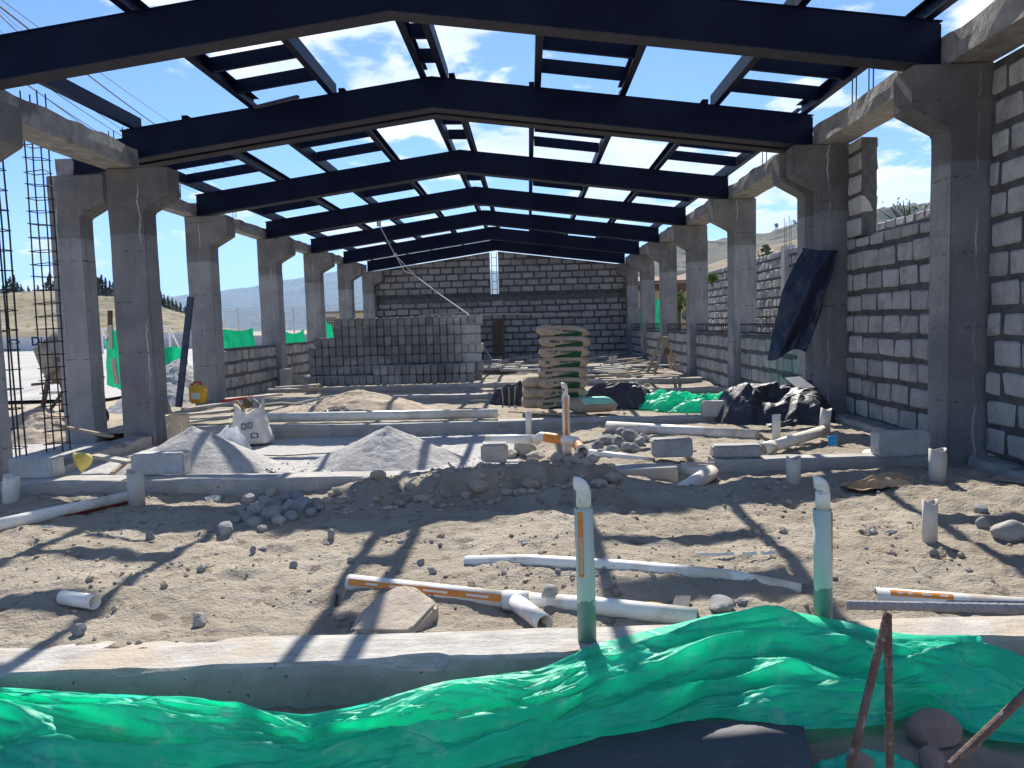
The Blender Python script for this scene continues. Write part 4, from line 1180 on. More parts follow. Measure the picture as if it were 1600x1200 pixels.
pb = at(918, 1004, z=K1Z)
standing_pipe(908, 1004, 793, 765, 745, Vector((pb.x, pb.y+.02, K1Z)), 'green sleeved standing pipe with white elbow, on the near footing left of the sheet crest')
pb2 = at(1303, 985, z=K1Z)
standing_pipe(1308, 985, 795, 768, 743, Vector((pb2.x, pb2.y+.12, K1Z-.03)), 'green sleeved standing pipe with white elbow, rising behind the green sheet crest', lab0=-.75, lab1=-.2)


def pipe(label, path, r, mat='pvc', stripe=None, saddle=0., name='pipe', wall=.004, group=None, saddle0=0., n=28):
    t = thing(name, label, 'pipe', tuple(path[0]), group) if stripe else None
    b = MB(); b.tube(path, r, n, hollow=wall, saddle1=saddle, saddle0=saddle0)
    o = b.build('tube' if stripe else name, M[mat], t, smooth=True)
    if stripe:
        mt, f0, f1, an = stripe                       # material, start and end fraction, angle about the pipe
        a, c = Vector(path[0]), Vector(path[-1]); d = (c-a).normalized()
        s = d.cross(Vector((0, 0, 1)))
        s = Vector((1, 0, 0)) if s.length < .01 else s.normalized()
        u = s.cross(d).normalized(); P = []
        for i in range(9):
            th = an-.38+.76*i/8
            off = (s*math.cos(th)+u*math.sin(th))*(r+.0015)
            P.append([a+d*((c-a).length*f)+off for f in (f0, f1)])
        b2 = MB(); b2.grid(np.array([[list(q) for q in w] for w in P])); b2.build('printed_stripe', M[mt], t, smooth=True)
        if mt == 'orange':
            b3 = MB(); L_ = (c-a).length
            for (q0, q1) in ((.12, .20), (.28, .36), (.5, .66), (.78, .92)):
                P = []
                for i in range(4):
                    th = an-.12+.24*i/3; off = (s*math.cos(th)+u*math.sin(th))*(r+.0025)
                    P.append([a+d*(L_*(f0+(f1-f0)*f))+off for f in (q0, q1)])
                b3 = MB(); b3.grid(np.array([[list(q) for q in w] for w in P])); b3.build('print_mark', M['printwhite'], t)
        return t
    return tag(o, label, 'pipe', group)


def stub(x, yb, yt, w, label, mat='pvc_grey', sad=.02, lean=0., z=None, stripe=None):
    p = g(x, yb) if z is None else at(x, yb, z=z)
    k = p.y/1200; top = at(x+lean, yt, Y=p.y)
    return pipe(label, [(p.x, p.y, p.z-.06), ((p.x+top.x)/2, p.y, (p.z+top.z)/2), (top.x, p.y, top.z-sad)], w*k/2, mat, saddle=sad, name='stub_pipe', stripe=stripe)


stub(1453, 845, 780, 22, 'grey stub pipe with fish mouth top standing on the sand at right', sad=.025, lean=0)
stub(1240, 757, 712, 22, 'grey stub pipe before the second footing, right of the pipe gap', sad=.025)
stub(1465, 750, 700, 25, 'grey stub pipe with orange mark at the foot of the nearest right column', sad=.02, stripe=('orange', .30, .95, 2.2) and None)
stub(1213, 690, 648, 13, 'thin cream stub pipe before the dark sheeting', mat='pvc', sad=.0, z=-.04)
stub(826, 683, 643, 10, 'thin cream stub pipe in front of the third footing', mat='pvc', sad=0, z=-.12)
stub(16, 785, 742, 24, 'cream stub pipe with angled top at the left picture edge', mat='pvc', sad=.02, lean=2)
# stub with pipe running to the left picture edge
p = g(214, 790); top = at(211, 735, Y=p.y)
pipe('greyish stub pipe with fish mouth top before the loose left block', [(p.x, p.y, p.z-.03), (p.x, p.y, (p.z+top.z)/2), (top.x, p.y, top.z-.02)], .062, 'pvc_grey', saddle=.03, name='stub_pipe')
a, c = g(205, 784), g(-60, 842)
pipe('white pipe with red stripe running from the left stub to the picture edge', [c+Vector((0, 0, .035)), (a+c)/2+Vector((0, 0, .04)), a+Vector((0, 0, .04))], .048, 'pvc_white', stripe=('redprint', .5, .99, -.75))
a, c = g(252, 775), g(286, 775); z = Vector((0, 0, .045))
pipe('short cream pipe piece with red stripe lying against the second footing', [a+z, c+z+Vector((0, .02, 0))], .046, 'pvc', stripe=('redprint', .02, .98, .1))
a, c = g(99, 944), g(158, 946); z = Vector((0, 0, .035))
pipe('short white pipe piece lying open on the sand, front left', [a+z, c+z-Vector((0, .05, 0))], .036, 'pvc_white')
p = g(333, 780); pipe('white pipe ring standing flush in the sand before the second footing', [p+Vector((0, 0, -.03)), p+Vector((0, 0, .02))], .06, 'pvc_white', name='pipe_ring')
p = g(972, 737); pipe('half buried pipe ring below the sand ridge, right of centre', [p+Vector((0, 0, -.03)), p+Vector((0, 0, .015))], .04, 'pvc', name='pipe_ring')
# long half-buried white pipe
a, c = g(728, 879), g(1250, 920)
pipe('long white pipe half buried in the sand, right of centre', [a+Vector((0, 0, .0)), a*.8+c*.2+Vector((0, 0, .034)), (a+c)/2+Vector((0, 0, .042)), c*.8+a*.2+Vector((0, 0, .034)), c+Vector((0, 0, -.01))], .037, 'pvc_white')
# orange printed pipe with branch
a, c = g(545, 922), g(795, 950); z = Vector((0, 0, .04))
pipe('white pipe with orange printed band behind the pointed boulder', [a+z, c+z], .042, 'pvc_white', stripe=('orange', .02, .97, .45))
t = thing('pipe_branch', 'white wye fitting with a short branch pointing at the near footing', 'pipe fitting', tuple(c))
d = g(1090, 972)
b = MB(); b.tube([c+z-Vector((.02, 0, 0)), c+(d-c)*.12+z], .049, 28); b.build('collar', M['pvc_white'], t, smooth=True)
b = MB(); e = g(852, 985); b.tube([c+z+Vector((.02, .0, 0)), e+Vector((0, .0, .03))], .042, 28, hollow=.004); b.build('branch', M['pvc_white'], t, smooth=True)
pipe('white pipe from the wye fitting to under the green sheet', [c+(d-c)*.1+z, (c+d)/2+z, d+Vector((0, 0, .02))], .043, 'pvc_white')
# middle distance pipes
a, c = at(400, 659, Y=9.78), at(778, 654, Y=9.70)
pipe('long cream pipe lying along the third footing beam, left half', [(a.x, 9.86, .075), (c.x, 9.68, .075)], .062, 'pvc')
a, c = at(949, 667, Y=8.75), at(1183, 681, Y=7.9)
pipe('thick white pipe lying before the dark sheeting, left end raised', [(a.x, 8.75, a.z), (c.x, 7.9, c.z)], .066, 'pvc')
a, c = at(1200, 700, Y=6.9), at(1290, 672, Y=7.55)
t = thing('drain_pipe', 'white drain pipe with collar and an upright elbow stub, near the right plinth', 'pipe', (a.x, a.y, a.z))
b = MB(); b.tube([a, c], .052, 28, hollow=.004); b.build('tube', M['pvc'], t, smooth=True)
b = MB(); b.tube([a+(a-c)*.10, a+(c-a)*.06], .062, 28, hollow=.008); b.build('collar', M['pvc'], t, smooth=True)
u = at(1291, 638, Y=7.6); b = MB(); b.tube([(c.x, 7.6, c.z-.04), (u.x, 7.6, u.z-.02)], .052, 28, hollow=.004, saddle1=.025); b.build('upright', M['pvc_grey'], t, smooth=True)
a, c, d = at(1052, 775, Y=5.75), at(1112, 738, Y=6.3), at(1055, 735, Y=6.55)
pipe('cream pipe passing through the gap in the second footing', [a, a*.5+c*.5, c], .062, 'pvc')
pipe('cream side pipe joining behind the gap in the second footing', [Vector(c)+Vector((-.02, .03, 0)), d], .055, 'pvc')
b = MB(); a, c = at(1064, 728, Y=6.32), at(1116, 727, Y=6.38); b.tube([a, c], .008, 8); b.tube([a+Vector((0, 0, .02)), c+Vector((0, 0, .02))], .008, 8); tag(b.build('metal_bar', M['metal_grey']), 'pair of thin steel bars bridging the gap in the second footing', 'bar')
# thin riser in front of the bags
p = at(886, 702, z=-.05); t = thing('standing_pipe', 'thin cream riser pipe with orange label before the cement bags', 'pipe', (p.x, p.y, p.z)); k = p.y/1200
zt = at(884, 618, Y=p.y).z; ze = at(884, 597, Y=p.y).z
b = MB(); b.tube([(p.x, p.y, p.z-.05), (p.x-.004, p.y, zt)], .037, 24, hollow=.003); b.build('tube', M['pvc'], t, smooth=True)
b = MB(); b.tube([(p.x-.004, p.y, zt-.03), (p.x-.004, p.y, ze-.06)]+arc((p.x-.034, p.y, ze-.06), .03, 0, math.pi*.6, (1, 0, 0), (0, 0, 1), 8), .026, 20, hollow=.003); b.build('elbow', M['pvc_white'], t, smooth=True)
b = MB(); cyl_patch(b, (p.x-.003, p.y), .0382, -1.9, -1.2, p.z+.1, zt-.02); b.build('printed_label', M['orange'], t)
b = MB(); b.tube([(p.x, p.y, p.z-.05), (p.x, p.y, p.z+.09)], .045, 24, hollow=.004); b.build('collar', M['pvc'], t, smooth=True)
# orange elbow pipe
a, c, d = at(834, 690, Y=7.5), at(846, 682, Y=7.5), at(880, 687, Y=7.35)
e, f = at(899, 690, Y=7.3), at(910, 706, Y=7.0)
t = thing('bent_pipe', 'cream pipe with orange bands bending at both ends, behind the riser', 'pipe', tuple(c))
b = MB(); b.tube([a, c, c*.6+d*.4, d, e, f], .048, 24, hollow=.004); b.build('tube', M['pvc'], t, smooth=True)
for s0, s1 in ((c*.8+d*.2, d), (e*.7+f*.3, f*.8+e*.2)):
    b = MB(); b.tube([s0, s1], .0492, 24, cap=False); b.build('printed_band', M['orange'], t, smooth=True)
a, c = at(920, 708, Y=6.95), at(1022, 722, Y=6.75)
pipe('white pipe leading from the bent pipe to the rough dark block', [a, c], .04, 'pvc_white')
a, c = at(760, 686, Y=7.75), at(834, 686, Y=7.55); pipe('white pipe behind the broken block half', [a, c], .045, 'pvc_white')
pipe('thin white conduit standing against the middle wall beside the nearest right column', [(WX-.05, 6.95, .25), (WX-.05, 6.95, .95)], .022, 'pvc_white', name='conduit', n=14)
# cracked pipe lying behind the rebar stand
a, c = g(1368, 938), g(1640, 958)
pipe('cracked white pipe with faded orange band, behind the rebar stand', [a+Vector((0, 0, .02)), c+Vector((0, 0, .02))], .042, 'pvc_white', stripe=('orange', .08, .45, .9))
a, c = g(1395, 975), g(1600, 978)
# pipe shards
for i, (x, y, w) in enumerate(((1118, 872, 60), (1172, 871, 22), (1200, 870, 20), (1290, 815, 16), (1392, 836, 20), (1206, 868, 10), (75, 828, 16))):
    p = g(x, y); s = w/1200*p.y; b = MB(); P = np.array([[(p.x-s/2+s*u, p.y+.03*v*math.cos(v*1.5)+.006*math.sin(u*9+i), p.z+.012+.018*math.sin(v*1.5)) for v in np.linspace(0, 1, 5)] for u in np.linspace(0, 1, 9)])
    b.grid(P); tag(b.build('pipe_shard', M['pvc_white'], solid=.003), ['long white pipe shard lying on sand right of the near standing pipe', 'small white shard right of the long shard', 'small white shard farther right of the long shard', 'white scrap on sand beside the second standing pipe', 'whitish scrap on sand left of the tall grey stub', 'tiny white scrap between shards', 'white scrap under the left white pipe'][i], 'shard')


# ------------------------------------------------------------------ rebar things
def vcage(label, x, y, z1, w, d, nst, thin=False, lean=(0, 0)):
    t = thing('rebar_cage', label, 'rebar cage', (x, y, -.3))
    for i, (sx, sy) in enumerate(((-1, -1), (1, -1), (1, 1), (-1, 1))):
        b = MB(); pa = [(x+sx*w/2+lean[0]*k/5+.008*math.sin(k*2.1+i), y+sy*d/2+lean[1]*k/5, -.32+(z1+.32)*k/5) for k in range(6)]
        b.tube(pa, .009, 6); b.build('bar', M['rebar'], t)
    for k in range(nst):
        z = -.05+(z1-.1)*k/nst; f = (z+.32)/(z1+.32); e = random.uniform(-.012, .012)
        cx, cy = x+lean[0]*f, y+lean[1]*f
        P = [(cx-w/2-.01, cy-d/2-.01, z+e), (cx+w/2+.012, cy-d/2-.01, z-e), (cx+w/2+.012, cy+d/2+.01, z), (cx-w/2-.01, cy+d/2+.01, z+e), (cx-w/2-.02, cy-d/2-.02, z+e)]
        b = MB(); b.tube(P, .0056, 5); b.build('stirrup', M['rebar'], t)
    return t


c1 = at(90, 690, Y=8.9); c1t = at(52, 150, Y=8.9)
vcage('tall vertical rebar cage standing left of the outermost column', c1.x, 8.9, 4.0, .19, .15, 26, lean=(c1t.x-c1.x, 0))
c2 = at(24, 640, Y=7.3)
vcage('thin vertical rebar cage against the column at the left picture edge', c2.x-.01, 7.3, 3.9, .10, .10, 20)
# distant bare rebars of neighbouring columns
for i, (x, y, Y) in enumerate(((170, 215, 12.), (178, 215, 12.), (192, 208, 13.), (200, 210, 13.), (207, 212, 13.))):
    p = at(x, y, Y=Y); b = MB(); b.tube([(p.x, Y, p.z-.6), (p.x, Y, p.z+.1)], .008, 5)
    tag(b.build('starter_bar', M['rebar']), 'thin rebar standing behind the near left edge beam', 'rebar', 'rebars behind the near left edge beam')
# cages lying on the right low walls
for q, (a, c) in enumerate(((20, 3), (3, 4), (4, 5), (5, 6), (6, 7))):
    y0, y1 = YS[a]+.35, YS[c]-.2; x0, x1, z0 = CI+.10, CI+.26, .95
    t = thing('rebar_cage', f'{LOWN[q]} dark rebar cage lying on the low right wall beyond the hung tarp', 'rebar cage', (x0, (y0+y1)/2, z0), 'rebar cages on the low right walls')
    for (x, z) in ((x0, z0), (x1, z0), (x0, z0+.13), (x1, z0+.13)):
        b = MB(); b.tube([(x, y0+(y1-y0)*k/5, z+.008*math.sin(k*2+x*50)) for k in range(6)], .008, 6); b.build('bar', M['rebar'], t)
    for k in range(int((y1-y0)/.15)):
        y = y0+.06+k*.15; b = MB(); b.tube([(x0-.01, y, z0-.01), (x1+.01, y+.01, z0-.01), (x1+.01, y, z0+.14), (x0-.01, y+.02, z0+.14), (x0-.01, y, z0-.012)], .005, 5); b.build('stirrup', M['rebar'], t)


def ribbed(b, a, c, r, n=10):
    a, c = Vector(a), Vector(c); L = (c-a).length; k = int(L/.009); P = []; R = []
    for i in range(k+1):
        P.append(a+(c-a)*i/k); R.append(r*(1.05 if i % 2 else .98))
    b.tube(P, R, n)


# rebar stand, bottom right
t = thing('rebar_stand', 'trestle of welded rebar standing at the bottom right over the green sheet', 'rebar trestle', tuple(at(1390, 1190, Y=1.75)))
A0, A1 = at(1322, 945, Y=1.80), at(1660, 952, Y=1.70)
b = MB(); ribbed(b, A0, A1, .0112); b.build('top_bar', M['rebar_grey'], t)
b = MB(); ribbed(b, at(1480, 943, Y=2.0), at(1700, 946, Y=1.95), .0085); b.build('top_bar', M['rebar_grey'], t)
J = at(1387, 958, Y=1.80)
for (x, y, Y) in ((1318, 1240, 1.68), (1391, 1260, 1.80)):
    b = MB(); ribbed(b, J, at(x, y, Y=Y), .0092); b.build('leg', M['rusty'], t)
b = MB(); ribbed(b, at(1680, 1010, Y=1.62), at(1440, 1240, Y=1.55), .0092); b.build('leg', M['rusty'], t)
# hooked rod in the sand
a = g(527, 930); c = g(522, 973)
b = MB(); b.tube([tuple(at(527, 930, Y=3.75)), tuple(at(521, 973, Y=3.5)), tuple(at(532, 974, Y=3.5))], .007, 8); tag(b.build('hooked_rod', M['cable']), 'dark hooked iron rod on the sand left of the boulder', 'rod')


# ------------------------------------------------------------------ sheeting
def kerb_top(X, Y):
    f, k = k1f(X), k1b(X)
    return np.where((Y > f-.012) & (Y < k+.02), K1Z+.016, -9.)


def near_sheet():
    ST = [(-150, 1072, 2.50, 1150, 2.30, 1330, 1.95), (0, 1075, 2.50, 1140, 2.35, 1310, 1.95), (200, 1085, 2.52, 1150, 2.36, 1310, 1.95), (400, 1108, 2.56, 1160, 2.40, 1300, 2.0),
          (480, 1117, 2.56, 1168, 2.42, 1270, 2.05), (560, 1103, 2.56, 1160, 2.42, 1240, 2.1), (700, 1062, 2.58, 1140, 2.45, 1225, 2.1), (840, 1045, 2.62, 1120, 2.48, 1196, 2.15),
          (930, 1008, 2.78, 1090, 2.52, 1165, 2.2), (1000, 988, 2.92, 1075, 2.55, 1150, 2.25), (1110, 962, 2.99, 1050, 2.58, 1127, 2.3), (1200, 952, 3.02, 1040, 2.6, 1140, 2.27),
          (1290, 965, 3.0, 1045, 2.6, 1143, 2.27), (1380, 985, 2.98, 1060, 2.58, 1135, 2.28), (1450, 995, 2.92, 1060, 2.55, 1113, 2.32), (1500, 998, 2.86, 1075, 2.52, 1145, 2.27),
          (1540, 1003, 2.8, 1085, 2.5, 1165, 2.22), (1600, 1030, 2.7, 1095, 2.48, 1170, 2.2), (1800, 1060, 2.65, 1110, 2.45, 1180, 2.2)]
    S = np.array(ST, float); S[:, 2] *= 1.10; S[:, 4] *= 1.115; nu, nv = 520, 120
    px = np.linspace(S[0, 0], S[-1, 0], nu)
    I = [np.interp(px, S[:, 0], S[:, k]) for k in range(1, 7)]
    ker = np.hanning(17); ker /= ker.sum()
    I = [np.convolve(np.pad(q, 8, mode='edge'), ker, 'valid') for q in I]
    uz = np.interp(px, [0, 600, 900, 1050, 1400, 1600], [-.155, -.15, -.11, -.095, -.095, -.14])
    up = np.array([at(x, y, z=z) for x, y, z in zip(px, I[0], uz)])
    mi = np.array([at(x, y, z=z) for x, y, z in zip(px, I[2], np.interp(px, [0, 700, 1000, 1600], [-.22, -.21, -.15, -.18]))])
    lo = np.array([at(x, y, z=-.27) for x, y in zip(px, I[4])])
    v = np.linspace(0, 1, nv)[None, :, None]
    P = lo[:, None]*(1-v)*(1-2*v)+mi[:, None]*4*v*(1-v)+up[:, None]*v*(2*v-1)
    u = (px/1600)[:, None]; vv = v[..., 0]
    uu = u*4.6+.6*fbm(u*5, vv*2, 0, 50, 3); wv = vv*2.5+.55*fbm(u*4, vv*1.6, 0, 51, 3)+.9*np.sin(u*3.1+.4)*.35
    rd = fbm(uu*.7, wv*.8, 0, 52, 2, .45, ridge=True)
    fine = fbm(uu*3.1+wv*1.4, wv*3.6-uu*1.2, 0, 55, 4, .55, ridge=True)
    env = np.minimum(1, np.minimum(vv*5+.25, (1-vv)*5+.15))
    shp = np.abs(fbm(uu*2.2-wv*.9, wv*2.2+uu*.8, 0, 59, 3, .5))
    cr = crinkle(uu*1.9, wv*2.4, 90, 4, .42)
    d = (.070*rd+.005*fine-.045*np.minimum(shp, .25)+.055*cr+.02*fbm(u*9, vv*3, 0, 57, 2))*env
    P[..., 1] -= d*.55; P[..., 2] += d*.80
    # long hand-made folds: (u0, v0)-(u1, v1), height, width in v
    for (u0, v0, u1, v1, hgt, wd) in ((.30, .30, .76, .70, .050, .07), (.44, .18, .80, .44, .055, .08), (.55, .75, .80, .88, .035, .06), (.74, .86, 1.0, .40, .045, .07), (.70, .55, .92, .22, .05, .08), (-.1, .62, .28, .58, .035, .07), (-.1, .80, .24, .74, .02, .05)):
        t = np.clip((u-u0)/(u1-u0), 0, 1); vc = v0+(v1-v0)*t+.05*fbm(u*7, 0*u, 0, int(hgt*1000)+60, 2)
        q = (vv-vc)/wd; w = np.minimum(1, np.minimum((u-u0+.04)/.08, (u1-u+.04)/.08)).clip(0, 1)
        k = 1.7*hgt*w*np.exp(-np.abs(q)**1.15)
        P[..., 1] -= k*.5; P[..., 2] += k*.8
    P[..., 1] += .012*fbm(u*11, vv*9, 0, 58, 3)
    kt = kerb_top(P[..., 0], P[..., 1])
    gz = floor_z(P[..., 0], P[..., 1], False)
    P[..., 2] = np.maximum(P[..., 2], np.where(kt > -1, kt+.004*fine, gz+.04))
    b = MB(); b.grid(P)
    return tag(b.build('tarpaulin', M['green_tarp'], smooth=True, loc=(0, 2.5, -.2)), 'big crumpled green plastic sheet over the near footing along the bottom edge', 'tarpaulin')


near_sheet()
# torn scrap of the same sheet under the rebar legs
def flat_sheet(label, px, Y, mat, name='tarpaulin', nu=60, nv=30, amp=.02, sd=1, lift=.02, solid=0.):
    """px: four corners in the picture (near-left, near-right, far-right, far-left) with their depth"""
    c = [np.array(at(x, y, Y=q) if q > 0 else at(x, y, z=q)) for (x, y), q in zip(px, Y)]
    u = np.linspace(0, 1, nu)[:, None, None]; v = np.linspace(0, 1, nv)[None, :, None]
    P = c[0]*(1-u)*(1-v)+c[1]*u*(1-v)+c[2]*u*v+c[3]*(1-u)*v
    U, V_ = u[..., 0], v[..., 0]; n = fbm(U*5, V_*4, 0, sd, 4, .55, ridge=True)
    P[..., 2] += amp*n; P[..., 0] += .3*amp*fbm(U*6, V_*6, 0, sd+1, 3); P[..., 1] += .5*amp*fbm(U*7, V_*5, 0, sd+2, 3)
    P[..., 2] = np.maximum(P[..., 2], floor_z(P[..., 0], P[..., 1], False)+lift*.5)
    b = MB(); b.grid(P); return tag(b.build(name, M[mat], smooth=True, solid=solid), label, 'sheet')


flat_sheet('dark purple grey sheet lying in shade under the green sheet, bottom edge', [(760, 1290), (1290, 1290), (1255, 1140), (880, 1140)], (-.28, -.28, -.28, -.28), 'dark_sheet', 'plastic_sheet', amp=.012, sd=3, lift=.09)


def crumple(label, c, rx, ry, h, mat, sd, name='tarpaulin', rot=0., fold=.10, fr=2.2, zb=-.05, pw=.8, cat='tarpaulin', edge=.3, an=0.):
    nr, na = 70, 200; R = np.linspace(.0, 1, nr)[:, None]; A = np.linspace(0, 2*np.pi, na, endpoint=False)[None]
    rb = 1+edge*fbm(np.cos(A)*1.6+sd, np.sin(A)*1.6, 0, sd, 4)
    x0, y0 = R*rb*np.cos(A)*rx, R*rb*np.sin(A)*ry
    cr, sr = math.cos(rot), math.sin(rot); X = x0*cr-y0*sr; Y = x0*sr+y0*cr
    wx = X+.10*fbm(X*3, Y*3, 0, sd+1, 3); wy = Y+.10*fbm(X*3, Y*3, 0, sd+2, 3)
    ca, sa = math.cos(an), math.sin(an); p = (wx*ca+wy*sa)*fr*.45; q = (-wx*sa+wy*ca)*fr
    r1 = fbm(p, q, 0, sd+3, 4, .5, ridge=True); r2 = fbm(p*2.6+q, q*2.2-p, 0, sd+4, 3, .5, ridge=True)
    env = np.maximum(0, 1-R**2)**pw
    r1 = .45*r1+.8*crinkle(p*1.6, q*1.3, sd+30, 3); r2 = crinkle(p*4+q, q*3.2-p, sd+40, 2)
    Z = h*env*(.75+.45*fbm(X*1.6, Y*1.6, 0, sd+5, 2))+(fold*r1+fold*.35*r2)*np.minimum(1, (1-R)*4+.18)
    X = X+fold*.5*r2*env; Y = Y-fold*.6*r1*env
    Z = np.maximum(Z, .012+.01*r2)
    b = MB(); P = np.stack([X+c[0], Y+c[1], Z+zb], -1); b.grid(P, wrap=True)
    return tag(b.build(name, M[mat], smooth=True, loc=(c[0], c[1], zb)), label, cat)


p = at(1352, 1192, z=-.27); crumple('small torn scrap of green sheet under the rebar legs', (p.x, p.y), .17, .10, .05, 'green_tarp', 10, 'tarpaulin_scrap', fold=.03, fr=7, zb=fz(p.x, p.y)-.005)
# green heap and dark sheets by the right wall
p = at(1095, 600, Y=10.8); crumple('crumpled green sheet heap lying on the sand before the low right wall', (p.x-.02, 10.75), .92, .46, .26, 'green_tarp', 11, rot=-.1, fold=.10, fr=3.5)
p = at(1158, 585, Y=10.9); crumple('small green sheet bunch standing up at the end of the green heap', (p.x, 10.9), .26, .22, .46, 'green_tarp', 12, fold=.12, fr=4)
p = at(1195, 630, Y=9.6); crumple('large crumpled black sheet with pale dusty sheen in front of the tarp column', (p.x+.05, 9.55), .72, .72, .62, 'black_tarp', 13, fold=.11, fr=1.7, an=.9, zb=-.06)
p = at(1250, 630, Y=9.3); crumple('black sheet bunch hanging over the third footing at the column foot', (p.x-.02, 9.2), .42, .5, .46, 'black_tarp', 14, fold=.09, fr=2.0, zb=-.12)
p = at(1205, 665, Y=8.9); crumple('dark blue sheet tail sliding off the third footing', (p.x-.02, 9.0), .42, .42, .16, 'black_tarp', 15, fold=.10, fr=3.0, zb=-.12)
p = at(975, 600, Y=11.3); crumple('crumpled black and grey sheet just right of the tall cement pile', (p.x, 11.3), .62, .48, .42, 'black_tarp', 16, fold=.11, fr=2.0)
p = at(800, 603, Y=12.0); crumple('small black sheet draped over rods left of the cement piles', (p.x, 12.1), .38, .3, .36, 'black_tarp', 17, fold=.14, fr=4)
p = at(1020, 605, Y=11.0); crumple('grey dusty sheet spread flat right of the black one', (p.x+.0, 11.2), .42, .36, .10, 'black_tarp', 18, fold=.09, fr=4)
for i, (x, Y) in enumerate(((786, 11.8), (795, 11.75), (803, 11.8), (812, 11.85))):
    p = at(x, 610, Y=Y); b = MB(); b.tube([(p.x, Y, -.08), (p.x+.02*(i-1), Y+.05, .24)], .012, 6); tag(b.build('wooden_stake', M['wood']), 'thin stake propping the small black sheet', 'stake', 'stakes under the small black sheet')
# board leaning behind the black sheet
b = MB(); p = at(1262, 600, Y=9.7); b.hexa([(p.x-.25, 9.35, .30), (p.x+.15, 9.35, .30), (p.x+.15, 9.95, .42), (p.x-.25, 9.95, .42), (p.x-.25, 9.35, .325), (p.x+.15, 9.35, .325), (p.x+.15, 9.95, .445), (p.x-.25, 9.95, .445)])
tag(b.build('board', M['iron'], bevel=.004), 'dark flat board resting on the black sheet at the column foot', 'board')


def hanging():
    L = [(1256, 389), (1240, 415), (1222, 455), (1212, 500), (1205, 530), (1199, 556)]
    R = [(1308, 394), (1303, 420), (1292, 455), (1280, 497), (1268, 530), (1259, 553)]
    n, mm = 60, 50; t = np.linspace(0, 5, n); P = np.zeros((n, mm, 3))
    for i, k in enumerate(t):
        l = [np.interp(k, range(6), [q[j] for q in L]) for j in (0, 1)]; r = [np.interp(k, range(6), [q[j] for q in R]) for j in (0, 1)]
        Yc = 9.14-.10*min(1, k/1.5)
        for j in range(mm):
            u = j/(mm-1); x = l[0]+(r[0]-l[0])*u; y = l[1]+(r[1]-l[1])*u
            y += (8*math.sin(u*5+1)-(26 if u < .22 else 0)*0)*max(0, k-4)
            f = .028*float(crinkle(u*2.6+k*.25, k*.7, 9, 3))+.035*math.sin(u*7+.6*k)*min(1, k*.5+.3)+.012*math.sin(u*15+1.3*k)+.012*float(fbm(u*6, k*1.5, 0, 5, 3))+.10*max(0, .28-u)/.28*min(1, k/2)
            P[i, j] = at(x, y, Y=Yc+f)
    b = MB(); b.grid(P)
    return tag(b.build('hanging_tarpaulin', M['navy_tarp'], smooth=True), 'navy plastic sheet hung on the second right column', 'tarpaulin')


hanging()
b = MB(); p = at(1254, 389, Y=9.2); q = at(1309, 393, Y=9.2); b.tube([(p.x, 9.2, p.z), ((p.x+q.x)/2, 9.22, q.z+.01), (q.x, 9.2, q.z)], .012, 6); tag(b.build('rope_tie', M['cable']), 'dark cord tying the navy sheet round the column', 'rope')

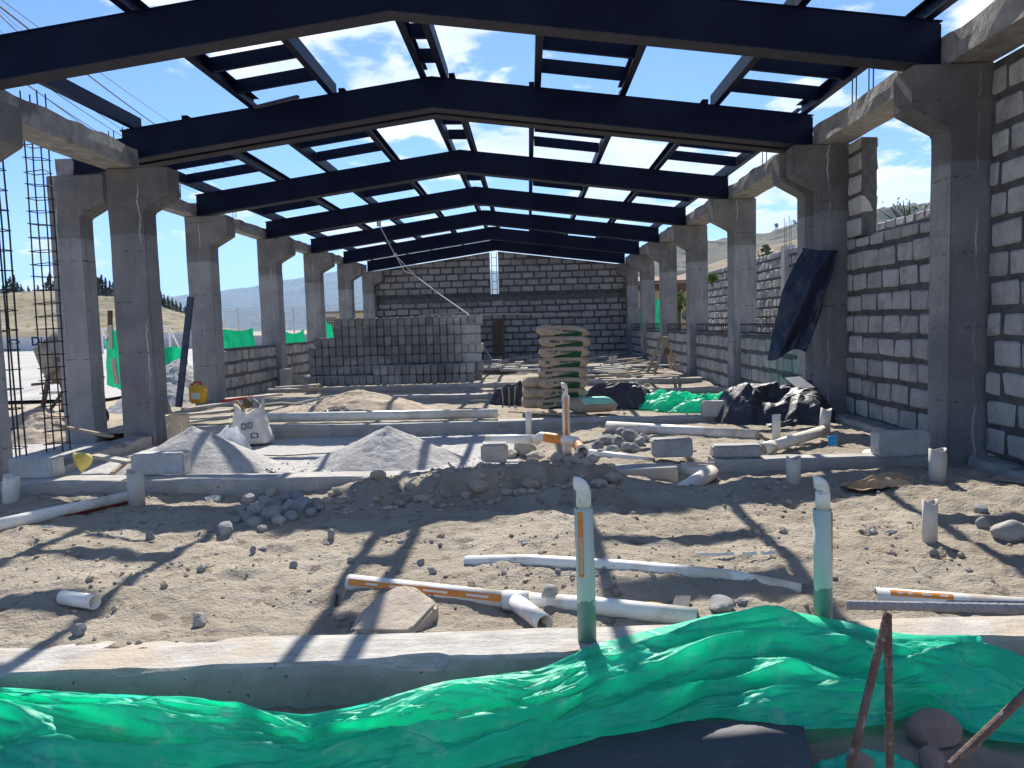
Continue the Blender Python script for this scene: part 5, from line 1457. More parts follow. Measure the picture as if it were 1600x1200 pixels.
# ------------------------------------------------------------------ left middle: sack, film, basket, jerrycan, hat
def sack():
    p = at(388, 694, z=-.12); Y = p.y; k = Y/1200
    t = thing('woven_sack', 'white woven sack of rubble with grey printed marks, left of centre', 'sack', (p.x, Y, p.z))
    prof = [(0, 30), (.08, 33), (.22, 32), (.45, 29), (.7, 26), (.88, 22), (.95, 23), (1.0, 25)]
    n, na = 30, 64; hgt = 62*k; P = np.zeros((n, na, 3))
    for i in range(n):
        f = i/(n-1); r = np.interp(f, [a for a, _ in prof], [q for _, q in prof])*k
        for j in range(na):
            a = 2*math.pi*j/na; w = 1+.13*float(vn(math.cos(a)*1.6, math.sin(a)*1.6, f*3, 5))+.05*float(vn(math.cos(a)*5, math.sin(a)*5, f*7, 6))
            P[i, j] = (p.x+r*w*math.cos(a)-.02*f, Y+.16+r*.8*w*math.sin(a), p.z+hgt*f*(.94+.12*math.sin(a*2+1)*f+.05*math.sin(a*5)*f))
    b = MB(); b.grid(P, wrap=True); top = P[-1].copy(); c = top.mean(0)
    ins = np.stack([top, c+(top-c)*.9-[0, 0, .0], c+(top-c)*.85-[0, 0, .10], c+(top-c)*.05-[0, 0, .08]]); b.grid(ins, wrap=True)
    b.build('bag', M['sack'], t, smooth=True)
    def mark(x0, x1, y0, y1, w, nm):
        bb = MB(); n_ = 24; rows = []
        for q in (1, 1-w):
            row = []
            for i in range(n_):
                a = 2*math.pi*i/n_; cx, cy = (x0+x1)/2, (y0+y1)/2
                ex = (abs(math.cos(a))**.55)*math.copysign(1, math.cos(a)); ez = (abs(math.sin(a))**.55)*math.copysign(1, math.sin(a))
                X = at(cx+(x1-x0)/2*ex*q, cy+(y1-y0)/2*ez*q, Y=Y+.16)
                dx = (X.x-p.x); rr = 30*k*1.04; yy = Y+.16-.8*math.sqrt(max(.0005, rr*rr-dx*dx))-.012
                X = at(cx+(x1-x0)/2*ex*q, cy+(y1-y0)/2*ez*q, Y=yy); row.append(tuple(X))
            rows.append(row)
        bb.grid(np.array(rows), wrap=True); bb.build(nm, M['greyink'], t)
    mark(376, 385, 661, 672, .5, 'printed_mark'); mark(386, 395, 659, 670, .5, 'printed_mark'); mark(391, 404, 676, 685, .4, 'printed_mark')
    for i, (x, y, w, mt) in enumerate(((371, 634, .09, 'cardboard'), (386, 630, .10, 'wood_dark'), (398, 632, .10, 'stone_grey'), (378, 636, .08, 'wood'))):
        q = at(x, y, Y=Y+.12+.05*i); v, f = rock_mesh(500+i, 2, planes=10); b = MB(); b.add(v*np.array([w*.6, w*.5, w*.8])+np.array(q), f)
        tag(b.build('scrap', M[mt]), ['orange brown scrap sticking out of the white sack, leftmost', 'dark brown scrap in the mouth of the white sack', 'grey lump in the mouth of the white sack, right', 'small wooden scrap at the front of the sack mouth'][i], 'scrap')


sack()
p = at(338, 675, Y=8.4); crumple('crumpled clear white film between the gravel cone and the white sack', (p.x, 8.45), .32, .24, .20, 'film', 21, 'plastic_film', fold=.17, fr=4, zb=-.12, cat='plastic film')
def basket():
    p = at(270, 690, z=-.05); Y = p.y+.15; k = Y/1200; x = p.x; z = p.z
    t = thing('ribbed_bucket', 'tan ribbed plastic drum with wire handle behind the left gravel cone', 'bucket', (x, Y, z))
    prof = [(.0, .0), (.115, .0)]+[(.12+.006*(i % 2)+.01*i/14, .02+.27*i/14) for i in range(15)]+[(.135, .30), (.122, .30), (.115, .04)]
    b = MB(); b.lathe(prof, (x, Y, z), 32); b.build('drum', M['tan'], t, smooth=True)
    b = MB(); b.tube([(x+.02+.09*math.sin(a), Y-.14+.02*math.cos(a), z+.06+.10*(1+math.cos(a))*.9) for a in np.linspace(-1.5, 1.9, 12)], .005, 6); b.build('handle', M['pvc_white'], t)


basket()
def jerrycan():
    p = at(310, 630, Y=12.6); x, Y, z = p.x, 12.6, p.z; k = Y/1200
    t = thing('jerrycan', 'yellow plastic jerrycan with red cap standing against the leaning-pole column', 'jerrycan', (x, Y, z))
    b = MB(); b.box(x-.125, x+.125, Y-.09, Y+.09, z, z+.30); b.build('body', M['yellow'], t, bevel=.03, bseg=3, smooth=True)
    b = MB(); b.tube([(x-.08, Y, z+.29), (x-.06, Y, z+.35), (x+.05, Y, z+.35), (x+.07, Y, z+.29)], .015, 10); b.build('handle', M['red'], t, smooth=True)
    b = MB(); b.lathe([(0, .035), (.03, .035), (.03, 0)], (x-.09, Y, z+.30), 14); b.build('cap', M['red'], t)
    b = MB(); b.box(x-.07, x+.07, Y-.094, Y-.0905, z+.08, z+.18); b.build('label_patch', M['white_wall'], t)


jerrycan()
def hat():
    p = at(127, 735, Y=6.75); x, Y, z = p.x, 6.8, p.z-.02; ax = Vector((.80, .30, .35)).normalized()
    t = thing('hard_hat', 'faded yellow hard hat lying on its side behind the second footing, left', 'helmet', (x, Y, z))
    c = Vector((x-.05, Y, z+.085)); b = MB()
    prof = [(.085*math.cos(q), .12*math.sin(q)) for q in np.linspace(0, math.pi/2, 10)]
    b.lathe(prof, c, 24, ax); b.lathe([(r*.96, zz*.96) for r, zz in prof], c, 24, ax); b.build('shell', M['hat'], t, smooth=True)
    b = MB(); b.lathe([(.082, -.004), (.100, -.006), (.100, .004), (.084, .006)], c, 24, ax); b.build('brim', M['hat'], t, smooth=True)


hat()
# poles and timber on the left
for (x0, y0, Y0, x1, y1, Y1, w, h, mt, nm, lab, cat) in [
    (298, 464, 12.6, 279, 636, 12.25, .10, .05, 'iron', 'iron_channel', 'long dark iron channel leaning against the third left column', 'pole'),
    (85, 664, 9.0, 175, 682, 8.6, .05, .03, 'wood', 'plank', 'thin plank leaning down from the rebar cage', 'plank'),
    (255, 612, 11.5, 266, 645, 11.2, .05, .03, 'wood', 'stake', 'short stake leaning at the dark left column foot', 'stake'),
    (285, 640, 11.6, 372, 628, 12.2, .14, .04, 'wood_grey', 'plank', 'grey plank on the ground below the jerrycan', 'plank'),
    (270, 650, 10.6, 360, 641, 11., .16, .03, 'wood_grey', 'plank', 'wide grey plank on the sand behind the white sack', 'plank'),
    (280, 662, 10.0, 362, 650, 10.4, .12, .03, 'wood_grey', 'plank', 'pale plank nearest the white film', 'plank'),
    (352, 624, 12.4, 440, 616, 12.9, .2, .03, 'wood_grey', 'plank', 'broad pale board leading from the low left wall to the sand pile', 'plank'),
    (345, 627, 12.2, 395, 620, 12.6, .04, .04, 'red', 'red_tube', 'thin red tube lying on the boards by the low left wall', 'tube'),
    (430, 606, 13.6, 500, 601, 13.9, .16, .03, 'wood_grey', 'plank', 'pale board at the foot of the upright block', 'plank'),
    (460, 612, 13.2, 505, 606, 13.4, .09, .05, 'cardboard', 'board_piece', 'orange brown board piece on the sand pile edge', 'board'),
    (147, 712, 7.3, 205, 722, 7.1, .10, .03, 'wood_grey', 'plank', 'grey plank end behind the hard hat', 'plank'),
    (175, 740, 6.9, 205, 716, 7.2, .04, .03, 'wood', 'plank', 'short stick beside the left loose block', 'plank')]:
    b = MB(); b.bar(at(x0, y0, Y=Y0), at(x1, y1, Y=Y1), w, h); tag(b.build(nm, M[mt], bevel=.004), lab, cat)
# hose on the sand pile
b = MB(); P = [at(x, y, Y=Y) for x, y, Y in ((402, 634, 11.6), (440, 630, 11.4), (460, 632, 11.3), (490, 625, 11.4), (520, 620, 11.5), (538, 625, 11.4), (540, 640, 10.9), (530, 649, 10.6), (512, 648, 10.6), (512, 640, 10.9), (525, 637, 11.0), (538, 645, 10.7))]
Q = []
for i in range(len(P)-1):
    for k in range(6): Q.append(P[i].lerp(P[i+1], k/6)+Vector((0, 0, .012)))
b.tube(Q, .012, 8); tag(b.build('hose', M['rope'], smooth=True), 'pale looped hose lying over the brown sand pile', 'hose')
for (x0, y0, x1, y1, lab) in ((463, 636, 467, 650, 'thin white rod end in front of the sand pile'), (458, 629, 505, 634, 'thin white cord lying across the sand pile')):
    b = MB(); b.tube([at(x0, y0, Y=10.8), at(x1, y1, Y=10.5)], .009, 6); tag(b.build('cord', M['rope']), lab, 'cord')
# tie wires on the gravel bed
for i, P in enumerate(([(380, 705, 8.0), (415, 722, 7.3), (440, 735, 6.9), (490, 734, 6.9)], [(380, 690, 8.2), (440, 693, 8.1), (520, 690, 8.2)], [(660, 672, 8.5), (690, 690, 7.9), (705, 710, 7.3)])):
    b = MB(); b.tube([Vector((at(x, y, Y=Y).x, Y, fz(at(x, y, Y=Y).x, Y)+.012)) for x, y, Y in P], .006, 6)
    tag(b.build('wire', M['cable']), ['dark wire curving over the gravel bed by the left cone', 'dark wire lying flat across the gravel bed behind', 'dark wire on the right flank of the middle gravel cone'][i], 'wire')

# cardboard, blue scrap, trowel
p = at(1392, 772, z=-.07); crumple('torn brown cardboard lying on sand before the right part of the second footing', (p.x, p.y+.12), .34, .15, .10, 'cardboard', 31, 'cardboard', rot=.35, fold=.05, fr=5, zb=fz(p.x, p.y+.12)+.015, cat='cardboard')
flat_sheet('blue plastic scrap by the right plinth, beside the drain pipe', [(1295, 699), (1309, 697), (1307, 680), (1293, 682)], (7.0, 7.0, 7.05, 7.05), 'blue', 'plastic_scrap', 10, 8, .01, 32, .03, .002)
flat_sheet('reddish white paper scrap at the right picture edge', [(1548, 776), (1620, 778), (1620, 764), (1560, 765)], (5.6, 5.5, 5.8, 5.9), 'paper', 'paper_scrap', 20, 10, .03, 33, .03, .002)
flat_sheet('white paper sheet tucked under the large right block', [(1345, 711), (1372, 709), (1372, 702), (1350, 704)], (6.65, 6.65, 6.9, 6.9), 'pvc_white', 'paper_scrap', 10, 8, .01, 34, .05, .002)
t = thing('trowel', 'trowel with yellow handle lying on the sand left of the flat concrete lump', 'trowel', tuple(g(1040, 955)))
a, c = g(985, 950), g(1035, 951); b = MB(); z = Vector((0, 0, .018)); b.tube([a+z, a*.6+c*.4+z, a*.3+c*.7+z, c+z], [.006, .011, .013, .009], 10); b.build('handle', M['yellow'], t, smooth=True)
d = g(1052, 953); b = MB(); b.tube([c+z, d+z], .005, 6); b.build('shank', M['iron'], t)
b = MB(); e0, e1, e2, e3 = g(1048, 962), g(1074, 966), g(1080, 940), g(1056, 938); zz = Vector((0, 0, .022)); up = Vector((0, 0, .006))
b.hexa([e0+zz, e1+zz, e2+zz, e3+zz, e0+zz+up, e1+zz+up, e2+zz+up, e3+zz+up]); b.build('blade', M['rebar'], t)

# ------------------------------------------------------------------ back of the hall
def simple(name, label, cat, mat, parts, bevel=.003, group=None):
    b = MB()
    for (a, c, w, h) in parts: b.bar(a, c, w, h)
    return tag(b.build(name, M[mat], bevel=bevel), label, cat, group)


simple('form_board', 'dark brown form board standing against the gable wall under the slot', 'board', 'wood_dark', [(at(778, 556, Y=27.3), at(777, 499, Y=27.3), .36, .04)])
for (x, l) in ((787, 'thin brown post holding the scaffold plank'), (749, 'second brown post holding the scaffold plank, by the block stack')):
    simple('scaffold_post', l, 'post', 'wood_dark', [(at(x, 562, Y=25.6), at(x-.5, 488, Y=25.6), .07, .07)])
for i, (x0, x1, y0, y1) in enumerate(((655, 750, 494, 486), (690, 812, 493, 490), (800, 918, 491, 491.5))):
    simple('scaffold_plank', ['pale scaffold plank, left one, above the block stack', 'pale scaffold plank, middle one, over the posts', 'pale scaffold plank, right one, behind the cement pile'][i], 'plank', 'wood_grey', [(at(x0, y0, Y=25.4+.1*i), at(x1, y1, Y=25.4+.1*i), .22, .05)])
simple('scaffold_brace', 'slanting thin brace below the scaffold plank', 'brace', 'wood_grey', [(at(752, 535, Y=25.2), at(768, 562, Y=24.6), .04, .04)])
# rebar ladder in the wall slot
t = thing('rebar_cage', 'thin rebar ladder inside the slot of the gable wall', 'rebar cage', (-1.18, 27.6, 2.3))
for x in (-1.27, -1.09):
    b = MB(); b.tube([(x, 27.6, 2.2), (x, 27.6, 3.75)], .012, 5); b.build('bar', M['rebar'], t)
for k in range(5):
    b = MB(); b.tube([(-1.29, 27.59, 2.45+k*.28), (-1.07, 27.59, 2.45+k*.28)], .009, 5); b.build('stirrup', M['rebar'], t)
# rope from the rafter
b = MB(); R = [at(x, y, Y=Y) for x, y, Y in ((570, 318, 20.1), (592, 350, 20.0), (617, 398, 19.4), (650, 432, 18.6), (690, 462, 17.6), (733, 492, 16.3))]
b.tube(R, .013, 6); R2 = [at(x, y, Y=Y) for x, y, Y in ((619, 400, 19.35), (632, 424, 19.0), (645, 428, 18.7))]; b.tube(R2, .013, 6)
v, f = rock_mesh(77, 1); b.add(v*.06+np.array(R[2]), f); tag(b.build('rope', M['rope']), 'pale knotted rope slanting from a rafter down to the block stack', 'rope')
p = at(592, 350, Y=20.0); b = MB(); b.box(p.x-.05, p.x+.05, 19.95, 20.05, p.z-.06, p.z+.12); tag(b.build('pulley_block', M['metal_grey'], bevel=.01), 'small grey pulley block on the rope under the rafters', 'pulley')


def ladder():
    t = thing('stepladder', 'wooden stepladder standing before the low right wall', 'ladder', tuple(at(1035, 580, Y=15.0)))
    Y = 15.0
    for (x0, y0, Y0, x1, y1, Y1) in ((1012, 582, 14.8, 1034, 526, 15.1), (1022, 584, 14.5, 1043, 527, 15.0), (1058, 580, 15.5, 1040, 526, 15.2), (1050, 578, 15.7, 1036, 526, 15.3)):
        b = MB(); b.bar(at(x0, y0, Y=Y0), at(x1, y1, Y=Y1), .05, .03); b.build('leg', M['wood'], t)
    for (x0, y0, x1, y1) in ((1016, 549, 1054, 557), (1030, 527, 1044, 530), (1015, 568, 1026, 572)):
        b = MB(); b.bar(at(x0, y0, Y=15.0), at(x1, y1, Y=15.1), .16, .03); b.build('step', M['wood'], t)
    q = at(1040, 549, Y=15.0); v, f = rock_mesh(88, 2); b = MB(); b.add(v*np.array([.10, .08, .09])+np.array(q), f); tag(b.build('tool_bag', M['rusty']), 'dark round bundle resting on the ladder step', 'bundle')


ladder()
# timber and rubble littering the rear right floor
rng = np.random.default_rng(12)
for i in range(38):
    x, y = rng.uniform(925, 1015), rng.uniform(552, 592); p = at(x, y, z=.02)
    if p.y > 26.5: continue
    L = rng.uniform(.3, 1.6); a = rng.normal()*.5
    b = MB(); e = Vector((math.cos(a), math.sin(a), .03))*L/2; p.z = .03+rng.uniform(0, .12)
    b.bar(p-e, p+e, rng.uniform(.08, .2), .03); tag(b.build('plank', M['wood_grey' if i % 3 else 'wood'], bevel=.003), 'pale plank in the timber litter at the rear right', 'plank', 'timber litter at the rear right')
for i in range(26):
    x, y = rng.uniform(758, 850), rng.uniform(556, 582); p = at(x, y, z=.02)
    L = rng.uniform(.25, .8); a = rng.normal()*.3; e = Vector((math.cos(a), math.sin(a), .02))*L/2; p.z = .03+rng.uniform(0, .06)
    b = MB(); b.bar(p-e, p+e, rng.uniform(.15, .35), .04); tag(b.build('plank', M['wood_grey'], bevel=.003), 'pale board piece on the floor between the block stack and the cement pile', 'plank', 'boards between the stack and the cement pile')
for i in range(40):
    x, y = rng.uniform(935, 1030), rng.uniform(560, 605); p = at(x, y, z=0.); s = rng.uniform(.06, .2)
    rock((p.x, p.y, -.02), (s, s*.8, s*.7), 'piece of rubble on the rear right floor', 'stone_grey' if i % 2 else 'stone', 600+i, 'rubble on the rear right floor', sub=1, planes=6)

# ------------------------------------------------------------------ outside on the left
def mixer():
    c = at(101, 562, Y=11.6); x, Y, z = c.x+.02, 11.6, c.z
    t = thing('concrete_mixer', 'cement crusted concrete mixer outside behind the tall rebar cage', 'mixer', (x, Y, -.28))
    ax = Vector((-.35, -.25, .55)).normalized(); b = MB()
    b.lathe([(0, -.42), (.22, -.40), (.36, -.16), (.37, .06), (.24, .36), (.22, .40), (.20, .38), (.30, .08), (.30, -.14)], (x, Y, z), 28, ax); b.build('drum', M['mixer'], t, smooth=True)
    b = MB(); b.lathe([(.38, -.05), (.395, -.05), (.395, .0), (.38, .0)], (x, Y, z), 28, ax); b.build('gear_ring', M['rusty'], t)
    b = MB()
    for (dx, dy) in ((-.34, -.3), (.4, -.3), (.4, .35), (-.34, .35)): b.bar((x+dx, Y+dy, -.28), (x+dx*.45, Y+dy*.5, z-.10), .05, .05)
    b.bar((x-.36, Y-.3, z-.35), (x+.42, Y-.3, z-.30), .04, .04); b.bar((x-.36, Y-.3, -.2), (x+.30, Y-.2, z-.15), .04, .04); b.bar((x-.3, Y+.3, z-.3), (x+.4, Y+.3, z-.3), .04, .04)
    b.build('frame', M['rusty'], t)
    for dy in (-.38, .42):
        b = MB(); b.lathe([(.06, -.04), (.19, -.05), (.21, 0), (.19, .05), (.06, .04)], (x+.16, Y+dy, -.08), 20, (0, 1, 0)); b.build('wheel', M['cable'], t, smooth=True)
    b = MB(); b.box(x-.02, x+.34, Y-.2, Y+.2, z-.45, z-.12); b.build('motor_box', M['rusty'], t, bevel=.03)


mixer()
# whitewashed wall with lettering at the end of the yard
WY = 82.
a, c = at(-260, 560, Y=WY), at(345, 548, Y=WY)
t = thing('painted_wall', 'whitewashed wall with dark lettering at the end of the yard', 'wall', ((a.x+c.x)/2, WY, -.25))
zt = at(60, 526, Y=WY).z
b = MB(); b.box(a.x, c.x, WY, WY+.25, -.4, zt); b.build('wall_face', M['white_wall'], t)
p = at(49, 540, Y=WY); text_mesh('Dir', 1.35, 'lettering', M['dark_text'], t, lambda q: (p.x+q[0]*1.0-ORIG[t.name][0], -.03, p.z+q[1]+ .25), bold=.03)
q2 = at(54, 546.5, Y=WY); text_mesh('Ado', .42, 'lettering', M['dark_text'], t, lambda q: (q2.x+q[0]-ORIG[t.name][0], -.03, q2.z+q[1]+.1), bold=.01)
b = MB(); q = at(22, 535, Y=WY)
for s in range(14):
    a0, a1 = math.pi*(.05+.07*s), math.pi*(.05+.07*(s+1)); r = .62
    b.bar((q.x+r*math.cos(a0), WY-.03, q.z-.2+r*.8*math.sin(a0)), (q.x+r*math.cos(a1), WY-.03, q.z-.2+r*.8*math.sin(a1)), .02, .13 if s < 10 else .3)
for (dx, dz) in ((-.22, -.15), (.22, -.15), (.02, -.85)): b.bar((q.x+dx-.1, WY-.03, q.z+dz), (q.x+dx+.1, WY-.03, q.z+dz), .02, .1)
b.build('drawn_face', M['dark_text'], t)
# goal
gy = 60.; g0, g1 = at(158, 515, Y=gy), at(264, 511, Y=gy)
t = thing('goal', 'white football goal frame on the far yard behind the left columns', 'goal', (g0.x, gy, -.2))
b = MB(); b.tube([(g0.x, gy, g0.z), (g1.x, gy, g0.z)], .09, 8); b.build('crossbar', M['pvc_white'], t)
for gx in (g0.x, g1.x):
    b = MB(); b.tube([(gx, gy, -.25), (gx, gy, g0.z)], .09, 8); b.build('post', M['pvc_white'], t)
    b = MB(); b.tube([(gx, gy, g0.z), (gx+.2, gy+1.4, -.2)], .06, 6); b.build('brace', M['pvc_white'], t)
# concrete lower wall on the far yard
a, c = at(240, 545, Y=70), at(300, 545, Y=70); b = MB(); b.box(a.x-1, c.x+12, 70, 70.3, -.4, at(270, 528, Y=70).z); tag(b.build('low_wall', M['concrete']), 'low grey wall on the far yard behind the goal', 'wall')


def netting(label, P, sd, mat='green_net', sagv=.06):
    """P: list of (x, Y, ztop, zbottom)"""
    n, mm = 60, 24; A = np.array(P, float); t = np.linspace(0, len(P)-1, n); G = np.zeros((n, mm, 3))
    for i, k in enumerate(t):
        x, y, z1, z0 = [np.interp(k, range(len(P)), A[:, j]) for j in range(4)]
        fr = k-math.floor(k); sg = sagv*math.sin(math.pi*min(1, fr))
        for j in range(mm):
            v = j/(mm-1); w = .05*float(fbm(k*3, v*1.2, 0, sd, 3))+.02*float(fbm(k*9, v*2, 0, sd+1, 2))
            G[i, j] = (x+w, y+w*.5, z0+(z1-sg-z0)*v)
    b = MB(); b.grid(G); return tag(b.build('green_netting', M[mat], smooth=True), label, 'netting')


def P_(x, yt, yb, Y): a = at(x, yt, Y=Y); c = at(x, yb, Y=Y); return (a.x, Y, a.z, c.z)


netting('green netting hung outside between the leaning-pole column and the next', [P_(322, 512, 552, 19.), P_(352, 514, 552, 19.3), P_(398, 512, 550, 20)], 61)
netting('green netting outside behind the dark left column', [P_(245, 538, 575, 17.5), P_(268, 541, 575, 18), P_(290, 537, 570, 18)], 62)
netting('green netting bunched on a pole between the two close left columns', [P_(163, 530, 600, 13.0), P_(172, 515, 605, 12.9), P_(184, 517, 610, 12.8), P_(196, 540, 612, 12.7)], 63, sagv=0)
netting('green netting outside, sagging, behind the third left gap', [P_(426, 510, 545, 24), P_(445, 517, 545, 24.5), P_(476, 514, 543, 25)], 64, sagv=.12)
netting('green netting slanting down outside behind the block stack', [P_(498, 495, 528, 27), P_(510, 502, 528, 27), P_(520, 512, 528, 27.)], 65, sagv=0)
netting('green netting strip seen between the fourth and fifth right columns', [P_(1015, 458, 520, 30), P_(1024, 464, 520, 29.5), P_(1034, 468, 520, 29)], 66)
netting('narrow green netting strip by the far right corner', [P_(992, 482, 520, 31), P_(998, 480, 520, 31), P_(1003, 480, 520, 31)], 67)
for i, (x0, y0, x1, y1, Y, mt, l) in enumerate(((172, 485, 172, 520, 13.1, 'wood_dark', 'dark stake above the bunched green netting'), (173, 508, 174, 545, 12.85, 'pvc_grey', 'pale pole tied into the bunched green netting, upper'), (177, 560, 183, 600, 12.6, 'pvc_grey', 'pale pole below the bunched green netting'),
                                                (334, 488, 335, 555, 18.9, 'wood_dark', 'dark post holding the green netting by the leaning-pole column'), (497, 472, 498, 530, 26.5, 'wood_dark', 'dark post with fork behind the block stack'), (430, 492, 431, 545, 23.5, 'wood_dark', 'dark post beside the sagging netting'),
                                                (550, 466, 550, 500, 40, 'wood_dark', 'thin far pole seen past the last left columns'))):
    simple('post', l, 'post', mt, [(at(x0, y0, Y=Y), at(x1, y1, Y=Y), .06, .06)], bevel=0)
# wire fence above the netting
def wire_fence():
    y = 34.; a, c = at(328, 484, Y=y), at(545, 486, Y=y); z1 = a.z; z0 = at(328, 516, Y=y).z
    t = thing('wire_fence', 'thin grey wire mesh fence outside above the green netting', 'fence', (a.x, y, z0))
    b = MB(); n = 60
    for i in range(n+1): b.bar((a.x+(c.x-a.x)*i/n, y, z0), (a.x+(c.x-a.x)*i/n, y, z1), .012, .012)
    for j in range(9): b.bar((a.x, y, z0+(z1-z0)*j/8), (c.x, y, z0+(z1-z0)*j/8), .012, .012)
    b.build('mesh_panel', M['metal_grey'], t)
    for i in range(6):
        b = MB(); x = a.x+(c.x-a.x)*i/5; b.tube([(x, y, -.3), (x, y, z1+.05)], .03, 6); b.build('post', M['metal_grey'], t)


wire_fence()
# cream house far left behind the stack
p = at(512, 500, Y=48.); b = MB(); b.box(p.x-1.0, p.x+4.0, 48, 53, -.4, at(512, 490, Y=48).z); t = thing('house', 'small cream house outside behind the block stack, left', 'house', (p.x, 48, -.3)); b.build('wall', M['cream_wall'], t)
b = MB(); b.box(p.x-1.2, p.x+4.2, 47.8, 53.2, at(512, 490, Y=48).z+.004, at(512, 488.5, Y=48).z+.08); b.build('roof', M['tile'], t); b = MB(); b.box(p.x-.1, p.x+.5, 47.95, 47.99, -.2, at(512, 496, Y=48).z); b.build('door', M['wood_dark'], t)

# shed beyond the right columns
def shed():
    Y = 33.; a, c = at(1036, 452, Y=Y), at(1085, 452, Y=Y)
    t = thing('shed', 'open shed with old tiled roof and leaning timber beyond the right columns', 'shed', (a.x, Y, -.3))
    zr = at(1050, 430, Y=Y).z; zf = at(1050, 438, Y=Y-1).z
    b = MB(); b.hexa([(a.x-1.5, Y-1.2, zf-.1), (c.x+1.5, Y-1.2, zf-.1), (c.x+1.5, Y+2.5, zr), (a.x-1.5, Y+2.5, zr), (a.x-1.5, Y-1.2, zf), (c.x+1.5, Y-1.2, zf), (c.x+1.5, Y+2.5, zr+.1), (a.x-1.5, Y+2.5, zr+.1)]); b.build('roof', M['tile'], t)
    b = MB(); b.box(a.x-1.5, c.x+1.5, Y-1.0, Y-.9, zf-.4, zf-.12); b.build('fascia', M['wood_dark'], t)
    for x in (a.x-.9, a.x+.5, c.x+.6):
        b = MB(); b.bar((x, Y-.9, -.3), (x, Y-.9, zf-.2), .1, .1); b.build('post', M['wood_dark'], t)
    b = MB(); b.bar((a.x-.4, Y-.6, 1.2), (a.x+.9, Y-.6, zf-.3), .08, .08); b.build('brace', M['wood_dark'], t)
    b = MB(); b.box(a.x-1.5, c.x+1.5, Y+2.2, Y+2.4, -.3, zr-.2); b.build('back_wall', M['cream_wall'], t)
    for i in range(30):
        x, z = a.x+RNG.uniform(-1, 1.6), -.2+RNG.uniform(0, 1.6); v, f = rock_mesh(700+i % 7, 1)
        bb = MB(); bb.add(v*.24+np.array([x, Y-.3+RNG.uniform(0, .6), z]), f); tag(bb.build('stone', M['stone_grey']), 'stone in the heap under the shed roof', 'stone', 'stones under the shed')


shed()
p = at(1020, 470, Y=36); b = MB(); b.box(p.x-2.5, p.x+.8, 36, 36.3, -.3, at(1015, 440, Y=36).z); tag(b.build('cream_wall', M['cream_wall']), 'cream wall outside behind the fourth right column gap', 'wall')


# ------------------------------------------------------------------ vegetation
def leaves(b, c, rad, n, s, rng, flat=1.):
    for _ in range(n):
        d = rng.normal(size=3); d /= np.linalg.norm(d); r = rng.random()**.45
        p = np.array(c)+d*np.array(rad)*r
        a = rng.normal(size=3); a /= np.linalg.norm(a); e = np.cross(a, rng.normal(size=3)); e /= np.linalg.norm(e)+1e-9
        k = s*rng.uniform(.6, 1.3)
        b.add([p-a*k, p+e*k*.45, p+a*k, p-e*k*.45], [(0, 1, 2, 3)])


def conifer(x, y, z, h, w, label, group, sd):
    rng = np.random.default_rng(sd)
    t = thing('pine_tree', label, 'tree', (x, y, z), group)
    b = MB(); b.tube([(x, y, z-.3), (x+.02*h, y, z+h*.5), (x, y, z+h*.95)], [h*.03, h*.02, h*.005], 6); b.build('trunk', M['bark'], t)
    b = MB()
    for k in range(8):
        f = .22+.78*k/7; rr = w*(1.05-f)*rng.uniform(.7, 1.2)
        for _ in range(3):
            leaves(b, (x+rng.normal()*rr*.45, y+rng.normal()*rr*.45, z+h*f), (rr*.6, rr*.6, h*.08), 26, h*.05, rng)
    b.build('crown', M['pine'], t)


rng = np.random.default_rng(21)
def hill_top(px):
    return np.interp(px, [-260, -60, 0, 60, 100, 150, 200, 250, 290, 330, 380], [470, 462, 461, 456, 455, 462, 466, 478, 490, 504, 514])


for i, (px, hh) in enumerate(((6, 14), (12, 20), (18, 24), (24, 26), (29, 15), (76, 20), (80, 26), (85, 14), (150, 18), (155, 26), (161, 30), (167, 26), (173, 22), (178, 20), (185, 16), (247, 26), (252, 22), (258, 18), (264, 18), (270, 16), (276, 14), (283, 13), (290, 10), (34, 12), (45, 9), (60, 9), (95, 10))):
    Y = 192+rng.uniform(-3, 3); p = at(px, hill_top(px)+5, Y=Y); k = Y/1200
    conifer(p.x, Y, p.z, (hh+6)*k, (hh+6)*k*rng.uniform(.30, .52), 'dark pine on the ridge of the terraced hill at left', 'pines on the terraced hill', 800+i)


def shrub(label, c, rad, n, s, mat, sd, stems=5, name='shrub'):
    rng = np.random.default_rng(sd)
    t = thing(name, label, 'plant', (c[0], c[1], c[2]-rad[2]-.3)); b = MB()
    for _ in range(stems):
        d = rng.normal(size=3)*np.array(rad)*.5; b.tube([(c[0]+d[0]*.2, c[1]+d[1]*.2, c[2]-rad[2]*1.4), (c[0]+d[0]*.6, c[1], c[2]-rad[2]*.3), (c[0]+d[0]*1.3, c[1]+d[1], c[2]+rad[2]*rng.uniform(.4, 1.1))], [.02, .014, .006], 5)
    b.build('stem', M['bark'], t); b = MB()
    for _ in range(9):
        o = rng.normal(size=3)*np.array(rad)*.45; leaves(b, np.array(c)+o, np.array(rad)*.45, n//9, s, rng)
    b.build('foliage', M[mat], t)


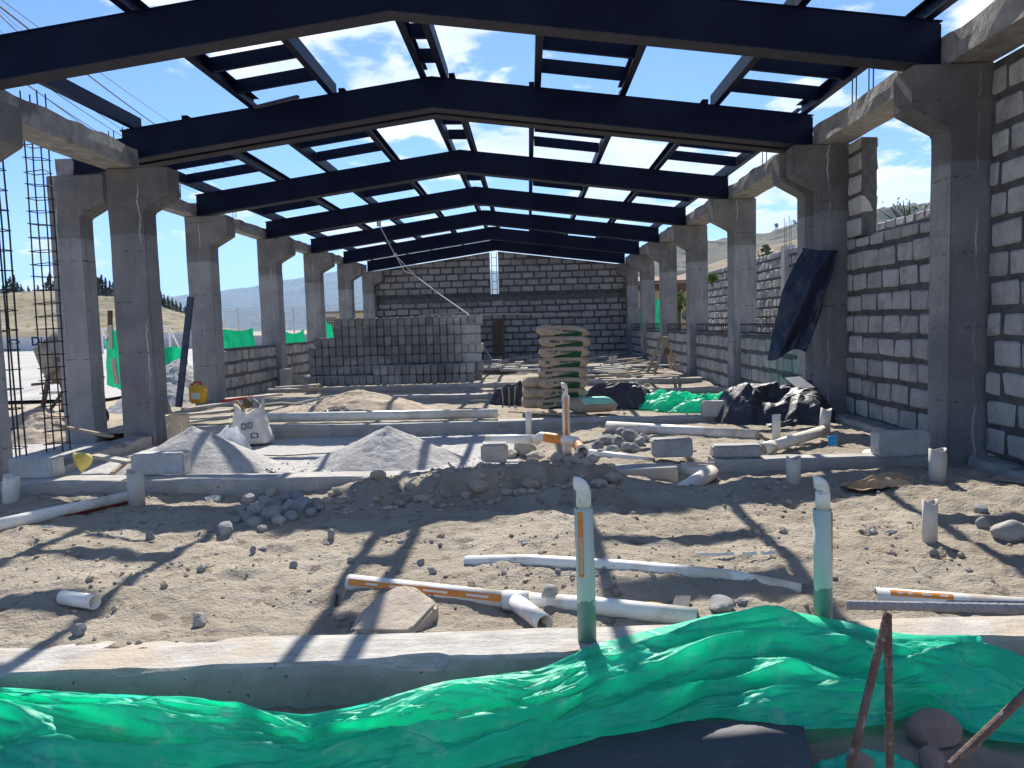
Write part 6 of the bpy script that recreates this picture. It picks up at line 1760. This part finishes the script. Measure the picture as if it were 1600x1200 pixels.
p = at(1197, 408, Y=26); shrub('leafy green bush rising behind the boundary wall beside the fence post', (p.x, 26, p.z-.1), (.55, .5, .5), 500, .10, 'leaf', 901)
p = at(1113, 431, Y=24); shrub('bright green plant tip over the boundary wall', (p.x, 24, p.z-.1), (.22, .2, .16), 160, .09, 'leaf_bright', 902)
p = at(1237, 406, Y=22); shrub('bright plant behind the boundary wall beside the navy sheet', (p.x, 22, p.z-.1), (.3, .3, .2), 200, .08, 'leaf_bright', 903)
p = at(1378, 348, Y=16); shrub('low green growth showing over the middle block wall', (p.x, 16, p.z-.15), (.6, .4, .25), 360, .05, 'leaf_bright', 904)
p = at(1425, 332, Y=15); shrub('thin bare twigs with few leaves above the middle block wall', (p.x, 15, p.z-.1), (.7, .4, .3), 90, .04, 'leaf', 905, 14)
p = at(1060, 468, Y=31); shrub('leafy plant in front of the shed', (p.x, 31, p.z), (.35, .3, .5), 220, .12, 'leaf_bright', 906)
for i, (x, y) in enumerate(((1352, 330), (1378, 326), (1382, 327), (1212, 352), (1246, 348), (1290, 336), (1425, 318))):
    Y = 1480; q = at(x, y+3, Y=Y); rr = np.random.default_rng(950+i); t = thing('tree', 'tiny dark tree on the skyline of the right mountainside', 'tree', (q.x, Y, q.z), 'trees on the right skyline')
    b = MB(); b.tube([(q.x, Y, q.z-6), (q.x, Y, q.z+3)], .6, 5); b.build('trunk', M['bark'], t)
    b = MB()
    for _ in range(5): leaves(b, (q.x+rr.normal()*3, Y, q.z+3+rr.normal()*1.5), (3.5, 3, 3), 40, 1.2, rr)
    b.build('crown', M['pine'], t)

# power lines over the left side
for i, (x0, y0, x1, y1, r) in enumerate(((55, 146, 190, 232, .010), (60, 150, 185, 222, .010), (75, 142, 200, 214, .010), (95, 140, 205, 208, .008), (118, 158, 240, 200, .008), (141, 125, 252, 197, .016), (158, 120, 275, 192, .007), (0, 29, 45, 60, .016), (0, 22, 55, 60, .007), (0, 52, 18, 64, .008))):
    Y0, Y1 = 16., 24.; a, c = at(x0, y0, Y=Y0), at(x1, y1, Y=Y1); d = (c-a); a2, c2 = a-d*1.2, c+d*3
    b = MB(); b.tube([a2.lerp(c2, k/14)-Vector((0, 0, .5*math.sin(math.pi*k/14))) + Vector((0, 0, .4)) for k in range(15)], r, 5)
    tag(b.build('power_line', M['cable']), 'thin power line sagging across the sky at the upper left', 'cable', 'power lines at the upper left')

# ------------------------------------------------------------------ air between here and the mountains
b = MB(); b.box(-13000, 13000, -6500, 13200, -130, 900); hz = b.build('haze', None, loc=(0, 0, 0))
hz.data.materials.clear(); hm = bpy.data.materials.new('haze_air'); hm.use_nodes = True; ht = hm.node_tree; ht.nodes.clear()
pv = N('ShaderNodeVolumePrincipled', ht); pv.inputs['Color'].default_value = (.40, .65, 1, 1); pv.inputs['Density'].default_value = 7e-5; pv.inputs['Anisotropy'].default_value = .2
ho = N('ShaderNodeOutputMaterial', ht); ht.links.new(pv.outputs[0], ho.inputs['Volume']); hz.data.materials.append(hm); struct(hz, 'stuff')
